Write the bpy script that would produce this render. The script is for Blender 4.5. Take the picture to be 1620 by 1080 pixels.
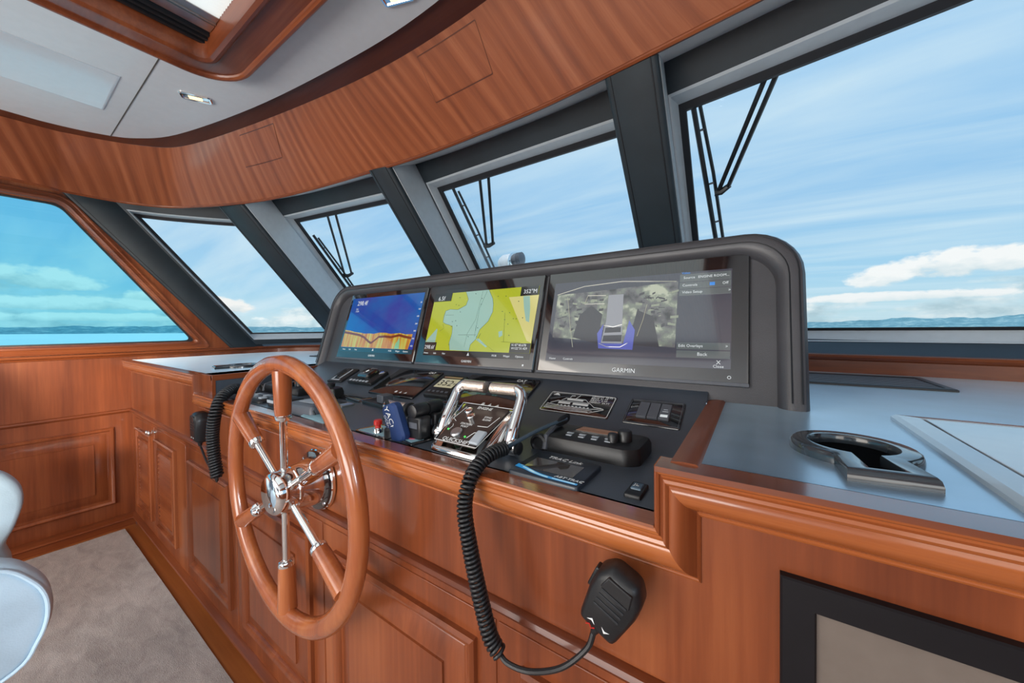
import bpy, bmesh, math, random
from mathutils import Vector, Matrix
random.seed(4)
SC = bpy.context.scene
COL = SC.collection
for o in list(bpy.data.objects):
    bpy.data.objects.remove(o)

# ------------------------------------------------------------------ camera
EYE = Vector((0, 0, 1.25))
yaw, pitch, roll = math.radians(34.3), math.radians(-1.0), math.radians(-.7)
fwd = Vector((-math.sin(yaw)*math.cos(pitch), math.cos(yaw)*math.cos(pitch), math.sin(pitch)))
rt = Vector((math.cos(yaw), math.sin(yaw), 0)); up = rt.cross(fwd)
rt2 = rt*math.cos(roll)+up*math.sin(roll); up2 = -rt*math.sin(roll)+up*math.cos(roll)
cam = bpy.data.cameras.new('camera'); co = bpy.data.objects.new('camera', cam); COL.objects.link(co)
M = Matrix((rt2, up2, -fwd)).transposed().to_4x4(); M.translation = EYE
co.matrix_world = M
cam.sensor_width = 36; cam.lens = 566/1620*36; cam.shift_y = -12.6/1620
cam.clip_start = .02; cam.clip_end = 60000
SC.camera = co

# ------------------------------------------------------------------ view + world
SC.view_settings.view_transform = 'Standard'; SC.view_settings.look = 'None'
SC.view_settings.gamma = 1; SC.view_settings.use_curve_mapping = False
SC.view_settings.exposure = 0.0

def nd(nt, t, **kw):
    n = nt.nodes.new(t)
    for k, v in kw.items():
        if k.startswith('i_'):
            n.inputs[k[2:].replace('_', ' ')].default_value = v
        else:
            setattr(n, k, v)
    return n
def ramp(nt, stops, interp='LINEAR'):
    r = nt.nodes.new('ShaderNodeValToRGB'); cr = r.color_ramp; cr.interpolation = interp
    while len(cr.elements) > 1: cr.elements.remove(cr.elements[-1])
    cr.elements[0].position = stops[0][0]; cr.elements[0].color = (*stops[0][1], 1)
    for p, c in stops[1:]:
        e = cr.elements.new(p); e.color = (*c, 1)
    return r
def math_n(nt, op, a, b=None, c=None, clamp=False):
    n = nt.nodes.new('ShaderNodeMath'); n.operation = op; n.use_clamp = clamp
    for i, x in enumerate((a, b, c)):
        if x is None: continue
        if isinstance(x, (int, float)): n.inputs[i].default_value = x
        else: nt.links.new(x, n.inputs[i])
    return n.outputs[0]
def mixc(nt, f, a, b, mode='MIX'):
    n = nt.nodes.new('ShaderNodeMix'); n.data_type = 'RGBA'; n.blend_type = mode
    for s, x in ((0, f), (6, a), (7, b)):
        if isinstance(x, (int, float)): n.inputs[s].default_value = x
        elif isinstance(x, tuple): n.inputs[s].default_value = (*x, 1)
        else: nt.links.new(x, n.inputs[s])
    return n.outputs[2]

W = bpy.data.worlds.new('world'); SC.world = W; W.use_nodes = True
nt = W.node_tree; nt.nodes.clear()
tc = nd(nt, 'ShaderNodeTexCoord')
sep = nd(nt, 'ShaderNodeSeparateXYZ'); nt.links.new(tc.outputs['Generated'], sep.inputs[0])
el = sep.outputs[2]
base = ramp(nt, [(0, (.52, .74, .82)), (.03, (.56, .79, .88)), (.10, (.42, .70, .90)), (.25, (.33, .60, .88)), (.5, (.34, .61, .90)), (.8, (.22, .46, .80))])
nt.links.new(el, base.inputs[0])
# high wispy streaks: direction projected on a high cloud deck
zc = math_n(nt, 'MAXIMUM', el, .02)
px_ = math_n(nt, 'DIVIDE', sep.outputs[0], math_n(nt, 'ADD', zc, .12))
py_ = math_n(nt, 'DIVIDE', sep.outputs[1], math_n(nt, 'ADD', zc, .12))
cmb = nd(nt, 'ShaderNodeCombineXYZ'); nt.links.new(px_, cmb.inputs[0]); nt.links.new(py_, cmb.inputs[1])
mp = nd(nt, 'ShaderNodeMapping'); mp.inputs['Rotation'].default_value = (0, 0, math.radians(25)); mp.inputs['Scale'].default_value = (.45, 2.2, 1)
nt.links.new(cmb.outputs[0], mp.inputs[0])
ns = nd(nt, 'ShaderNodeTexNoise', i_Scale=1.1, i_Detail=6.0, i_Roughness=.55, i_Distortion=.35); nt.links.new(mp.outputs[0], ns.inputs[0])
wr = ramp(nt, [(.38, (0, 0, 0)), (.70, (.75, .75, .75))]); nt.links.new(ns.outputs[0], wr.inputs[0])
c1 = mixc(nt, wr.outputs[0], base.outputs[0], (.70, .86, .95))
# cumulus banks low over the water
mp2 = nd(nt, 'ShaderNodeMapping'); mp2.inputs['Scale'].default_value = (1, 1, 3.4); mp2.inputs['Location'].default_value = (.75, .35, .12)
nt.links.new(tc.outputs['Generated'], mp2.inputs[0])
n2 = nd(nt, 'ShaderNodeTexNoise', i_Scale=6.5, i_Detail=9.0, i_Roughness=.56, i_Distortion=.1); nt.links.new(mp2.outputs[0], n2.inputs[0])
n3 = nd(nt, 'ShaderNodeTexNoise', i_Scale=16.0, i_Detail=8.0, i_Roughness=.58)
mp3 = nd(nt, 'ShaderNodeMapping'); mp3.inputs['Scale'].default_value = (1, 1, 1.9); mp3.inputs['Location'].default_value = (2.3, 0, .06)
nt.links.new(tc.outputs['Generated'], mp3.inputs[0]); nt.links.new(mp3.outputs[0], n3.inputs[0])
mask = ramp(nt, [(.0, (.60, .60, .60)), (.045, (.60, .60, .60)), (.075, (.50, .50, .50)), (.10, (.36, .36, .36)), (.2, (.28, .28, .28)), (.3, (.0, .0, .0))]); nt.links.new(el, mask.inputs[0])
cov = math_n(nt, 'SUBTRACT', math_n(nt, 'ADD', n2.outputs[0], mask.outputs[0]), 1.02)
cm = math_n(nt, 'MULTIPLY', cov, 8.0, clamp=True)
cc = ramp(nt, [(.36, (.46, .62, .69)), (.48, (.66, .79, .84)), (.58, (.93, .96, .95))]); nt.links.new(n3.outputs[0], cc.inputs[0])
c2 = mixc(nt, math_n(nt, 'MULTIPLY', cm, .85), c1, cc.outputs[0])
azi = math_n(nt, 'ARCTAN2', sep.outputs[0], sep.outputs[1])
wob = math_n(nt, 'MULTIPLY', math_n(nt, 'SUBTRACT', n3.outputs[0], .5), 3.4)
for a0, z0, wa, wz, lo_, hi_ in ((.305, .098, .115, .030, (.62, .76, .82), (1.0, 1.0, .99)), (.20, .086, .05, .024, (.66, .79, .84), (1.0, 1.0, .99)), (-1.56, .088, .12, .026, (.45, .60, .66), (1, 1, 1)), (-1.29, .052, .07, .022, (.50, .64, .70), (.97, .95, .92)), (-1.50, .050, .14, .016, (.50, .66, .72), (1, 1, 1)), (-1.36, .070, .07, .014, (.55, .70, .76), (1, 1, .98)), (-1.45, .026, .25, .010, (.6, .75, .8), (.95, 1, 1)), (.44, .060, .09, .012, (.7, .82, .86), (1, 1, 1)), (.22, .048, .16, .012, (.72, .84, .88), (.97, .98, .98)),
                              (.95, .08, .12, .02, (.6, .74, .8), (1, 1, 1)), (2.2, .09, .2, .03, (.6, .74, .8), (1, 1, 1)), (-2.6, .09, .25, .03, (.6, .74, .8), (1, 1, 1))):
    da = math_n(nt, 'DIVIDE', math_n(nt, 'SUBTRACT', azi, a0), wa); dz = math_n(nt, 'DIVIDE', math_n(nt, 'SUBTRACT', el, z0), wz)
    # flat cloud base: the lower half falls off faster
    dzb = math_n(nt, 'MULTIPLY', math_n(nt, 'MINIMUM', dz, 0.0), 1.5); dzt = math_n(nt, 'MAXIMUM', dz, 0.0)
    q = math_n(nt, 'ADD', math_n(nt, 'MULTIPLY', da, da), math_n(nt, 'ADD', math_n(nt, 'MULTIPLY', dzb, dzb), math_n(nt, 'MULTIPLY', dzt, dzt)))
    f_ = math_n(nt, 'ADD', math_n(nt, 'SUBTRACT', 1.0, q), wob)
    cmk = math_n(nt, 'MULTIPLY', f_, 2.2, clamp=True)
    shade = ramp(nt, [(.0, lo_), (.55, hi_)]); nt.links.new(math_n(nt, 'ADD', math_n(nt, 'MULTIPLY', math_n(nt, 'ADD', dz, wob), .45), .45, clamp=True), shade.inputs[0])
    c2 = mixc(nt, cmk, c2, shade.outputs[0])
bg = nd(nt, 'ShaderNodeBackground'); bg.inputs[1].default_value = 1.0
nt.links.new(c2, bg.inputs[0])
wo = nd(nt, 'ShaderNodeOutputWorld'); nt.links.new(bg.outputs[0], wo.inputs[0])

def area(name, loc, to, size, power, color=(1, 1, 1), size_y=None):
    l = bpy.data.lights.new(name, 'AREA'); l.energy = power; l.color = color; l.size = size
    if size_y: l.shape = 'RECTANGLE'; l.size_y = size_y
    o = bpy.data.objects.new(name, l); COL.objects.link(o); o.location = loc
    o.rotation_euler = (Vector(to)-Vector(loc)).to_track_quat('-Z', 'Y').to_euler()
    return o
sun = bpy.data.lights.new('sun', 'SUN'); sun.energy = 4.5; sun.angle = math.radians(2); sun.color = (1, .95, .87)
so = bpy.data.objects.new('sun', sun); COL.objects.link(so); so.rotation_euler = Vector((.05, .62, -.9)).to_track_quat('-Z', 'Y').to_euler()
area('saloon_light', (-2.3, -2.5, 1.85), (-.8, 1.0, .9), 2.2, 52, (1, .93, .84), 1.5)
area('console_fill_light', (1.3, -2.2, 1.6), (-.5, 1.0, 1.0), 1.2, 15, (1, .94, .86), 1.2)  # added fill lamp starboard aft, lifts the console front
sw_ = area('chair_fill_light', (1.45, -.9, 1.55), (-1.6, -.1, .55), .7, 5, (.80, .91, 1), .5); sw_.data.spread = math.radians(45)  # added lamp, brightens the chair side
wl_ = area('port_wall_fill_light', (1.3, -1.6, 1.7), (-3.42, -.25, .96), .4, 12, (1, .92, .76), .22); wl_.data.spread = math.radians(28)  # added narrow lamp, brightens the upper port wall
area('ceiling_fill_light', (-1.0, -2.6, .9), (-1.1, .2, 2.3), 1.8, 60, (1, .95, .9), .9)  # added uplight, brightens the headliner

# ------------------------------------------------------------------ materials
def pbsdf(name):
    m = bpy.data.materials.new(name); m.use_nodes = True
    nt = m.node_tree; b = nt.nodes['Principled BSDF']
    return m, nt, b
def plain(name, col, rough=.5, metal=0, coat=0, noise=0.06, scale=30, bump=0.0, emit=None, es=1, spec=.5):
    m, nt, b = pbsdf(name)
    tc = nd(nt, 'ShaderNodeTexCoord'); n = nd(nt, 'ShaderNodeTexNoise', i_Scale=float(scale), i_Detail=4.0)
    nt.links.new(tc.outputs['Object'], n.inputs[0])
    a = tuple(max(0, c*(1-noise)) for c in col); z = tuple(c*(1+noise) for c in col)
    r = ramp(nt, [(.3, a), (.7, z)]); nt.links.new(n.outputs[0], r.inputs[0]); nt.links.new(r.outputs[0], b.inputs['Base Color'])
    b.inputs['Roughness'].default_value = rough; b.inputs['Metallic'].default_value = metal
    b.inputs['Coat Weight'].default_value = coat; b.inputs['Coat Roughness'].default_value = .06
    b.inputs['Specular IOR Level'].default_value = spec
    if bump:
        bp = nd(nt, 'ShaderNodeBump', i_Strength=float(bump), i_Distance=.002); nt.links.new(n.outputs[0], bp.inputs['Height']); nt.links.new(bp.outputs[0], b.inputs['Normal'])
    if emit:
        b.inputs['Emission Color'].default_value = (*emit, 1); b.inputs['Emission Strength'].default_value = es
    return m
def wood(name, axis, dark, mid, light, coat=.28, rough=.34, uv=False, bands=9.0, contrast=.5, wave=0.0):
    m, nt, b = pbsdf(name)
    tc = nd(nt, 'ShaderNodeTexCoord'); mp = nd(nt, 'ShaderNodeMapping')
    nt.links.new(tc.outputs['UV' if uv else 'Object'], mp.inputs[0])
    s = [1, 1, 1]; s[axis] = .045
    mp.inputs['Scale'].default_value = tuple(s)
    n1 = nd(nt, 'ShaderNodeTexNoise', i_Scale=float(bands), i_Detail=5.0, i_Roughness=.55, i_Distortion=.3); nt.links.new(mp.outputs[0], n1.inputs[0])
    n2 = nd(nt, 'ShaderNodeTexNoise', i_Scale=float(bands)*11, i_Detail=4.0, i_Roughness=.6); nt.links.new(mp.outputs[0], n2.inputs[0])
    n3 = nd(nt, 'ShaderNodeTexNoise', i_Scale=2.2, i_Detail=2.0); nt.links.new(tc.outputs['UV' if uv else 'Object'], n3.inputs[0])
    v = math_n(nt, 'ADD', math_n(nt, 'MULTIPLY', n1.outputs[0], .62), math_n(nt, 'ADD', math_n(nt, 'MULTIPLY', n2.outputs[0], .20), math_n(nt, 'MULTIPLY', n3.outputs[0], .18)))
    if wave:
        # ribbon stripe figure across the veneer
        mw = nd(nt, 'ShaderNodeMapping'); ms = [1, 1, 1]; ms[axis] = .16; mw.inputs['Scale'].default_value = tuple(ms)
        nt.links.new(tc.outputs['UV' if uv else 'Object'], mw.inputs[0])
        w = nd(nt, 'ShaderNodeTexWave', i_Scale=float(wave), i_Distortion=5.5, i_Detail=4.0, i_Detail_Scale=1.0); w.bands_direction = 'X'; nt.links.new(mw.outputs[0], w.inputs[0])
        v = math_n(nt, 'ADD', math_n(nt, 'MULTIPLY', v, .84), math_n(nt, 'MULTIPLY', w.outputs[0], .115)); v = math_n(nt, 'ADD', v, .022)
    r = ramp(nt, [(.5-contrast*.36, dark), (.5, mid), (.5+contrast*.36, light)]); nt.links.new(v, r.inputs[0])
    nt.links.new(r.outputs[0], b.inputs['Base Color'])
    b.inputs['Roughness'].default_value = rough; b.inputs['Coat Weight'].default_value = coat; b.inputs['Coat Roughness'].default_value = .12; b.inputs['Specular IOR Level'].default_value = .32
    bp = nd(nt, 'ShaderNodeBump', i_Strength=.06, i_Distance=.001); nt.links.new(n2.outputs[0], bp.inputs['Height']); nt.links.new(bp.outputs[0], b.inputs['Normal'])
    return m
D, Mi, L = (.105, .023, .008), (.225, .055, .017), (.365, .108, .036)
WX = wood('cherry_along_x', 0, D, Mi, L)
WY = wood('cherry_along_y', 1, D, Mi, L)
WZ = wood('cherry_upright', 2, D, Mi, L, bands=8)
WR = wood('cherry_molding', 0, (.27, .068, .018), (.40, .115, .032), (.52, .18, .055), coat=.55, rough=.25, bands=30, contrast=.6)
WV = wood('cherry_valance', 1, (.15, .035, .014), (.285, .080, .030), (.42, .140, .060), uv=True, bands=24, wave=5.0, contrast=.62)
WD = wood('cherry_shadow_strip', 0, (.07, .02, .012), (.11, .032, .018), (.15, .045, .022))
WF = wood('cherry_floor', 0, (.26, .065, .016), (.38, .11, .026), (.46, .15, .04), coat=.2, rough=.45)
def leather(name, col, rough=.42, sc=420, bump=.25):
    m, nt, b = pbsdf(name)
    tc = nd(nt, 'ShaderNodeTexCoord'); v = nd(nt, 'ShaderNodeTexVoronoi', i_Scale=float(sc)); nt.links.new(tc.outputs['Object'], v.inputs[0])
    n = nd(nt, 'ShaderNodeTexNoise', i_Scale=7.0, i_Detail=3.0); nt.links.new(tc.outputs['Object'], n.inputs[0])
    r = ramp(nt, [(.3, tuple(c*.85 for c in col)), (.7, tuple(c*1.15 for c in col))]); nt.links.new(n.outputs[0], r.inputs[0]); nt.links.new(r.outputs[0], b.inputs['Base Color'])
    bp = nd(nt, 'ShaderNodeBump', i_Strength=float(bump), i_Distance=.0006); nt.links.new(v.outputs[0], bp.inputs['Height']); nt.links.new(bp.outputs[0], b.inputs['Normal'])
    b.inputs['Roughness'].default_value = rough
    return m
LEA = leather('dark_leather', (.046, .060, .080), rough=.38)
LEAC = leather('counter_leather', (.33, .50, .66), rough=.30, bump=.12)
for m_, cw, cr_, io, ci in ((LEA, .35, .35, .6, 1.7), (LEAC, 1, .20, 1, 2.0)):
    b_ = m_.node_tree.nodes['Principled BSDF']; b_.inputs['Coat Weight'].default_value = cw; b_.inputs['Coat Roughness'].default_value = cr_; b_.inputs['Specular IOR Level'].default_value = io; b_.inputs['Coat IOR'].default_value = ci
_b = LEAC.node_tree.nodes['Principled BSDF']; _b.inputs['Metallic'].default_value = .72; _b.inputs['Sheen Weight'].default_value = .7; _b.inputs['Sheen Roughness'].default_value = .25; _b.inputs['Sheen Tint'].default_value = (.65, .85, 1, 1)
LEAP = leather('pillar_leather', (.022, .032, .040), rough=.45)
LEAH = leather('hood_leather', (.062, .062, .070), rough=.38)
LEAW = leather('white_leather', (.46, .60, .70), rough=.5, sc=260, bump=.35)
SATIN = plain('satin_grey_paint_sky_lit', (.56, .61, .64), rough=.34, noise=.04)  # reveal paint, lightened: sky and bounced light put into the colour
RUBBER = plain('black_rubber', (.012, .014, .018), rough=.5)
BLK = plain('black_plastic', (.012, .013, .015), rough=.38, bump=.1, scale=400)
BLKG = plain('gloss_black', (.008, .009, .011), rough=.05, coat=1.0, spec=1.0)
GREY = plain('grey_plastic', (.09, .10, .12), rough=.4)
LGREY = plain('light_grey_plastic', (.42, .47, .52), rough=.4)
CHROME = plain('chrome', (.86, .86, .86), rough=.05, metal=1, noise=.01)
KNURL = plain('knurled_chrome', (.85, .72, .62), rough=.2, metal=1, noise=.3, scale=300, bump=.8)
ALU = plain('brushed_aluminium', (.62, .65, .66), rough=.3, metal=1, noise=.08)
WHITE = plain('white_print', (.82, .84, .84), rough=.5)
RED = plain('red_plastic', (.55, .02, .015), rough=.3)
PINK = plain('pink_sticker', (.75, .14, .22), rough=.5)
PALE = plain('pale_blue_label', (.28, .48, .56), rough=.4, noise=.12)
NAVY = plain('blue_float_foam', (.015, .045, .16), rough=.6)
CEILM = plain('ceiling_vinyl', (.72, .76, .80), rough=.35, noise=.02, coat=.15)
CEILP = plain('ceiling_inset_vinyl', (.62, .70, .77), rough=.28, noise=.02, coat=.2)
SOFF = plain('soffit_pale_panel', (.90, .85, .82), rough=.35, noise=.02, coat=.2)
SEAM = plain('seam_shadow_gap', (.10, .09, .08), rough=.7)
LAMP = plain('warm_lamp_lens', (.9, .8, .5), rough=.3, emit=(1, .78, .38), es=1.6)
def emis(name, col, s=.8, rough=.1, noise=None):
    m, nt, b = pbsdf(name)
    b.inputs['Base Color'].default_value = (*[c*.1 for c in col], 1); b.inputs['Roughness'].default_value = rough
    b.inputs['Emission Color'].default_value = (*col, 1); b.inputs['Emission Strength'].default_value = s; b.inputs['Specular IOR Level'].default_value = .8; b.inputs['Coat Weight'].default_value = .8; b.inputs['Coat Roughness'].default_value = .03
    if noise:
        tc = nd(nt, 'ShaderNodeTexCoord'); mp = nd(nt, 'ShaderNodeMapping'); mp.inputs['Scale'].default_value = noise[0]
        n = nd(nt, 'ShaderNodeTexNoise', i_Scale=float(noise[1]), i_Detail=5.0); nt.links.new(tc.outputs['Object'], mp.inputs[0]); nt.links.new(mp.outputs[0], n.inputs[0])
        r = ramp(nt, noise[2]); nt.links.new(n.outputs[0], r.inputs[0]); nt.links.new(r.outputs[0], b.inputs['Emission Color'])
    return m
E_W = emis('screen_white', (.75, .8, .82), .8)
E_BLUE = emis('sonar_blue', (.0, .06, .32), 1, noise=((1, .6, 1), 5, [(.35, (.0, .10, .36)), (.6, (.02, .035, .28))]))
E_BED = emis('sonar_bed', (.5, .3, .05), 1, noise=((30, 1, 3), 2, [(.3, (.36, .10, .02)), (.45, (.5, .2, .03)), (.6, (.48, .40, .06)), (.7, (.45, .5, .15))]))
E_BEDD = emis('sonar_bottom_line', (.16, .035, .015), 1)
E_FISH = emis('sonar_return', (.22, .5, .28), .9)
E_TEAL = emis('menu_bar', (.01, .045, .065), 1)  # teal of a reflection put into the bar colour
E_LAND = emis('chart_land', (.42, .47, .03), .9)
E_LANDP = emis('chart_land_bright', (.58, .54, .20), 1)
E_WATER = emis('chart_water', (.34, .55, .47), .8)
E_LINE = emis('chart_dark_line', (.04, .10, .08), .6)
E_BOX = emis('screen_black_box', (.01, .014, .016), 1)
E_AMB = emis('amber', (.9, .38, .06), 1)
E_PANEL = emis('menu_panel', (.05, .055, .075), 1)
E_ROW = emis('menu_row', (.10, .12, .125), 1)
E_LCD = emis('lcd_tan', (.46, .42, .27), .9)
E_LCDB = emis('lcd_brown', (.16, .08, .05), 1)
E_CYAN = emis('cyan_swoosh', (.03, .25, .55), .9)
E_CYANL = emis('cyan_swoosh_light', (.35, .65, .8), .8)
E_GREEN = emis('green_led', (.1, .8, .15), 1)
E_BL = emis('blue_glow', (.10, .12, .42), 1)
E_VID = emis('video_still', (.2, .2, .2), 1, noise=((1, 1, 1), 26, [(.30, (.02, .025, .03)), (.44, (.11, .11, .12)), (.56, (.17, .20, .16)), (.66, (.42, .45, .34))]))
E_VIDL = emis('video_light_metal', (.26, .27, .30), 1)
E_VIDD = emis('video_dark', (.045, .045, .055), 1)
E_VIDR = emis('video_pale_pipe', (.36, .36, .28), 1)
def glass(name, col, refl=.06):
    m = bpy.data.materials.new(name); m.use_nodes = True; nt = m.node_tree; nt.nodes.clear()
    t = nd(nt, 'ShaderNodeBsdfTransparent'); t.inputs[0].default_value = (*col, 1)
    g = nd(nt, 'ShaderNodeBsdfGlossy'); g.inputs['Roughness'].default_value = .01
    mx = nd(nt, 'ShaderNodeMixShader'); fr = nd(nt, 'ShaderNodeFresnel', i_IOR=1.45)
    nt.links.new(math_n(nt, 'MULTIPLY', fr.outputs[0], .5), mx.inputs[0]); nt.links.new(t.outputs[0], mx.inputs[1]); nt.links.new(g.outputs[0], mx.inputs[2])
    o = nd(nt, 'ShaderNodeOutputMaterial'); nt.links.new(mx.outputs[0], o.inputs[0])
    return m
GLASS = glass('window_glass', (.93, .97, .98))
TINT = glass('side_window_tinted_glass', (.60, .90, .95))
SMOKE = plain('smoked_glass', (.07, .06, .055), rough=.04, coat=1)

# ------------------------------------------------------------------ builders
BASE = {}
class Fr:
    def __init__(s, o, u, v, n): s.o, s.u, s.v, s.n = Vector(o), Vector(u).normalized(), Vector(v).normalized(), Vector(n).normalized()
    def P(s, a, b, c=0): return s.o+s.u*a+s.v*b+s.n*c
    def sub(s, a, b, c=0, rot=0):
        r = math.radians(rot); u = s.u*math.cos(r)+s.v*math.sin(r); v = -s.u*math.sin(r)+s.v*math.cos(r)
        return Fr(s.P(a, b, c), u, v, s.n)
WORLD = Fr((0, 0, 0), (1, 0, 0), (0, 1, 0), (0, 0, 1))
class MB:
    def __init__(s): s.v = []; s.f = []; s.uv = None
    def add(s, vs, fs):
        k = len(s.v); s.v += [Vector(p) for p in vs]; s.f += [tuple(i+k for i in f) for f in fs]; return s
    def box(s, x0, x1, y0, y1, z0, z1, fr=WORLD):
        p = [fr.P(x, y, z) for z in (z0, z1) for y in (y0, y1) for x in (x0, x1)]
        return s.add(p, [(0, 2, 3, 1), (4, 5, 7, 6), (0, 1, 5, 4), (2, 6, 7, 3), (0, 4, 6, 2), (1, 3, 7, 5)])
    def quad(s, *p): return s.add(p, [tuple(range(len(p)))])
    def prism(s, poly, w0, w1, fr=WORLD, top_inset=0):
        n = len(poly); cx = sum(p[0] for p in poly)/n; cy = sum(p[1] for p in poly)/n
        q = poly
        if top_inset:
            q = []
            for x, y in poly:
                d = math.hypot(x-cx, y-cy); k = max(0, (d-top_inset)/d) if d else 1; q.append((cx+(x-cx)*k, cy+(y-cy)*k))
        vs = [fr.P(x, y, w0) for x, y in poly]+[fr.P(x, y, w1) for x, y in q]
        return s.add(vs, [tuple(range(n-1, -1, -1)), tuple(range(n, 2*n))]+[(i, (i+1) % n, n+(i+1) % n, n+i) for i in range(n)])
    def loops(s, loops, closed=True, cap0=False, cap1=False):
        n = len(loops[0]); vs = [p for l in loops for p in l]; fs = []
        for a in range(len(loops)-1):
            for i in range(n if closed else n-1):
                j = (i+1) % n; fs.append((a*n+i, a*n+j, (a+1)*n+j, (a+1)*n+i))
        if cap0: fs.append(tuple(range(n-1, -1, -1)))
        if cap1: fs.append(tuple((len(loops)-1)*n+i for i in range(n)))
        return s.add(vs, fs)
    def tube(s, path, r, n=10, closed=False, cap=True, hint=Vector((0, 0, 1))):
        path = [Vector(p) for p in path]; N = len(path); rs = r if isinstance(r, (list, tuple)) else [r]*N
        loops = []; up = None
        for i, p in enumerate(path):
            a = path[(i-1) % N] if closed or i else p; b = path[(i+1) % N] if closed or i < N-1 else p
            t = (b-a).normalized()
            if up is None:
                up = hint if abs(t.dot(hint)) < .95 else Vector((1, 0, 0))
            x = up.cross(t).normalized(); y = t.cross(x); up = y
            loops.append([p+(x*math.cos(2*math.pi*k/n)+y*math.sin(2*math.pi*k/n))*rs[i] for k in range(n)])
        if closed: loops.append(loops[0])
        return s.loops(loops, cap0=cap and not closed, cap1=cap and not closed)
    def lathe(s, prof, fr, n=24, cap=True):
        """prof: (radius, height along fr.n)"""
        loops = [[fr.P(r*math.cos(2*math.pi*k/n), r*math.sin(2*math.pi*k/n), h) for k in range(n)] for r, h in prof]
        return s.loops(loops, cap0=cap, cap1=cap)
    def ring(s, fr, x0, x1, y0, y1, prof, cap=False):
        """picture-frame sweep; prof = (inset, height)"""
        loops = [[fr.P(x0+d, y0+d, w), fr.P(x1-d, y0+d, w), fr.P(x1-d, y1-d, w), fr.P(x0+d, y1-d, w)] for d, w in prof]
        return s.loops(loops, cap1=cap)
    def rring(s, fr, x0, x1, y0, y1, R, prof, cap=False, seg=6):
        loops = []
        for d, w in prof: loops.append([fr.P(a, b, w) for a, b in rrect(x0+d, x1-d, y0+d, y1-d, max(R-d, .001), seg)])
        return s.loops(loops, cap1=cap)
def rrect(x0, x1, y0, y1, R, seg=6):
    out = []
    for cx, cy, a0 in ((x1-R, y0+R, -90), (x1-R, y1-R, 0), (x0+R, y1-R, 90), (x0+R, y0+R, 180)):
        for k in range(seg+1):
            a = math.radians(a0+90*k/seg); out.append((cx+R*math.cos(a), cy+R*math.sin(a)))
    return out
def obj(name, mb, mat, parent=None, smooth=True, bevel=0, ang=35, kind=None, label=None, uv=None):
    b = BASE.get(parent.name, Vector((0, 0, 0))) if parent else Vector((0, 0, 0))
    me = bpy.data.meshes.new(name); me.from_pydata([tuple(p-b) for p in mb.v], [], mb.f); me.validate()
    bm = bmesh.new(); bm.from_mesh(me); bmesh.ops.remove_doubles(bm, verts=bm.verts, dist=1e-6)
    bmesh.ops.recalc_face_normals(bm, faces=bm.faces); bm.to_mesh(me); bm.free()
    if smooth:
        me.shade_smooth(); me.set_sharp_from_angle(angle=math.radians(ang))
    me.materials.append(mat)
    o = bpy.data.objects.new(name, me); COL.objects.link(o)
    if parent: o.parent = parent
    BASE[o.name] = b
    if bevel:
        m = o.modifiers.new('edge', 'BEVEL'); m.width = bevel; m.segments = 2; m.limit_method = 'ANGLE'; m.angle_limit = math.radians(40)
    if kind: o['kind'] = kind
    if label: o['label'] = label
    return o
def thing(name, label, cat, loc, group=None, kind=None):
    o = bpy.data.objects.new(name, None); COL.objects.link(o); o.location = loc; o.empty_display_size = .05
    BASE[o.name] = Vector(loc); o['label'] = label
    if cat: o['category'] = cat
    if group: o['group'] = group
    if kind: o['kind'] = kind
    return o
def tag(o, label, cat, group=None):
    o['label'] = label; o['category'] = cat
    if group: o['group'] = group
    return o
def text(s, fr, size, mat, parent, name='lettering', align='LEFT', w=.0006, ital=False):
    c = bpy.data.curves.new(name, 'FONT'); c.body = s; c.size = size; c.extrude = .0002; c.align_x = align; c.align_y = 'CENTER'; c.resolution_u = 2
    if ital: c.shear = .25
    c.materials.append(mat)
    tmp = bpy.data.objects.new('tmp', c); me = bpy.data.meshes.new_from_object(tmp); bpy.data.objects.remove(tmp)
    o = bpy.data.objects.new(name, me); COL.objects.link(o); o.parent = parent
    M = Matrix((fr.u, fr.v, fr.n)).transposed().to_4x4(); M.translation = fr.P(0, 0, w)-BASE[parent.name]
    o.matrix_local = M
    BASE[o.name] = BASE[parent.name]
    return o
def flat(mb, fr, pts, w=.0004, t=.0003): return mb.prism(pts, w-t, w, fr)
def cr(pts, n=8, closed=False):
    P = [Vector(p) for p in pts]; out = []; N = len(P)
    rng = range(N if closed else N-1)
    for i in rng:
        p1, p2 = P[i], P[(i+1) % N]
        p0 = P[(i-1) % N] if closed or i > 0 else p1*2-p2
        p3 = P[(i+2) % N] if closed or i < N-2 else p2*2-p1
        for k in range(n):
            t = k/n; out.append(.5*((2*p1)+(p2-p0)*t+(2*p0-5*p1+4*p2-p3)*t*t+(3*p1-p0-3*p2+p3)*t**3))
    if not closed: out.append(P[-1])
    return out
def mir(x): return -1.84-x

X, Y, Z = Vector((1, 0, 0)), Vector((0, 1, 0)), Vector((0, 0, 1))
XW = -3.42           # port wall plane
RK = .8              # windscreen rake, metres forward per metre down
ZC = 1.065           # counter height

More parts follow.
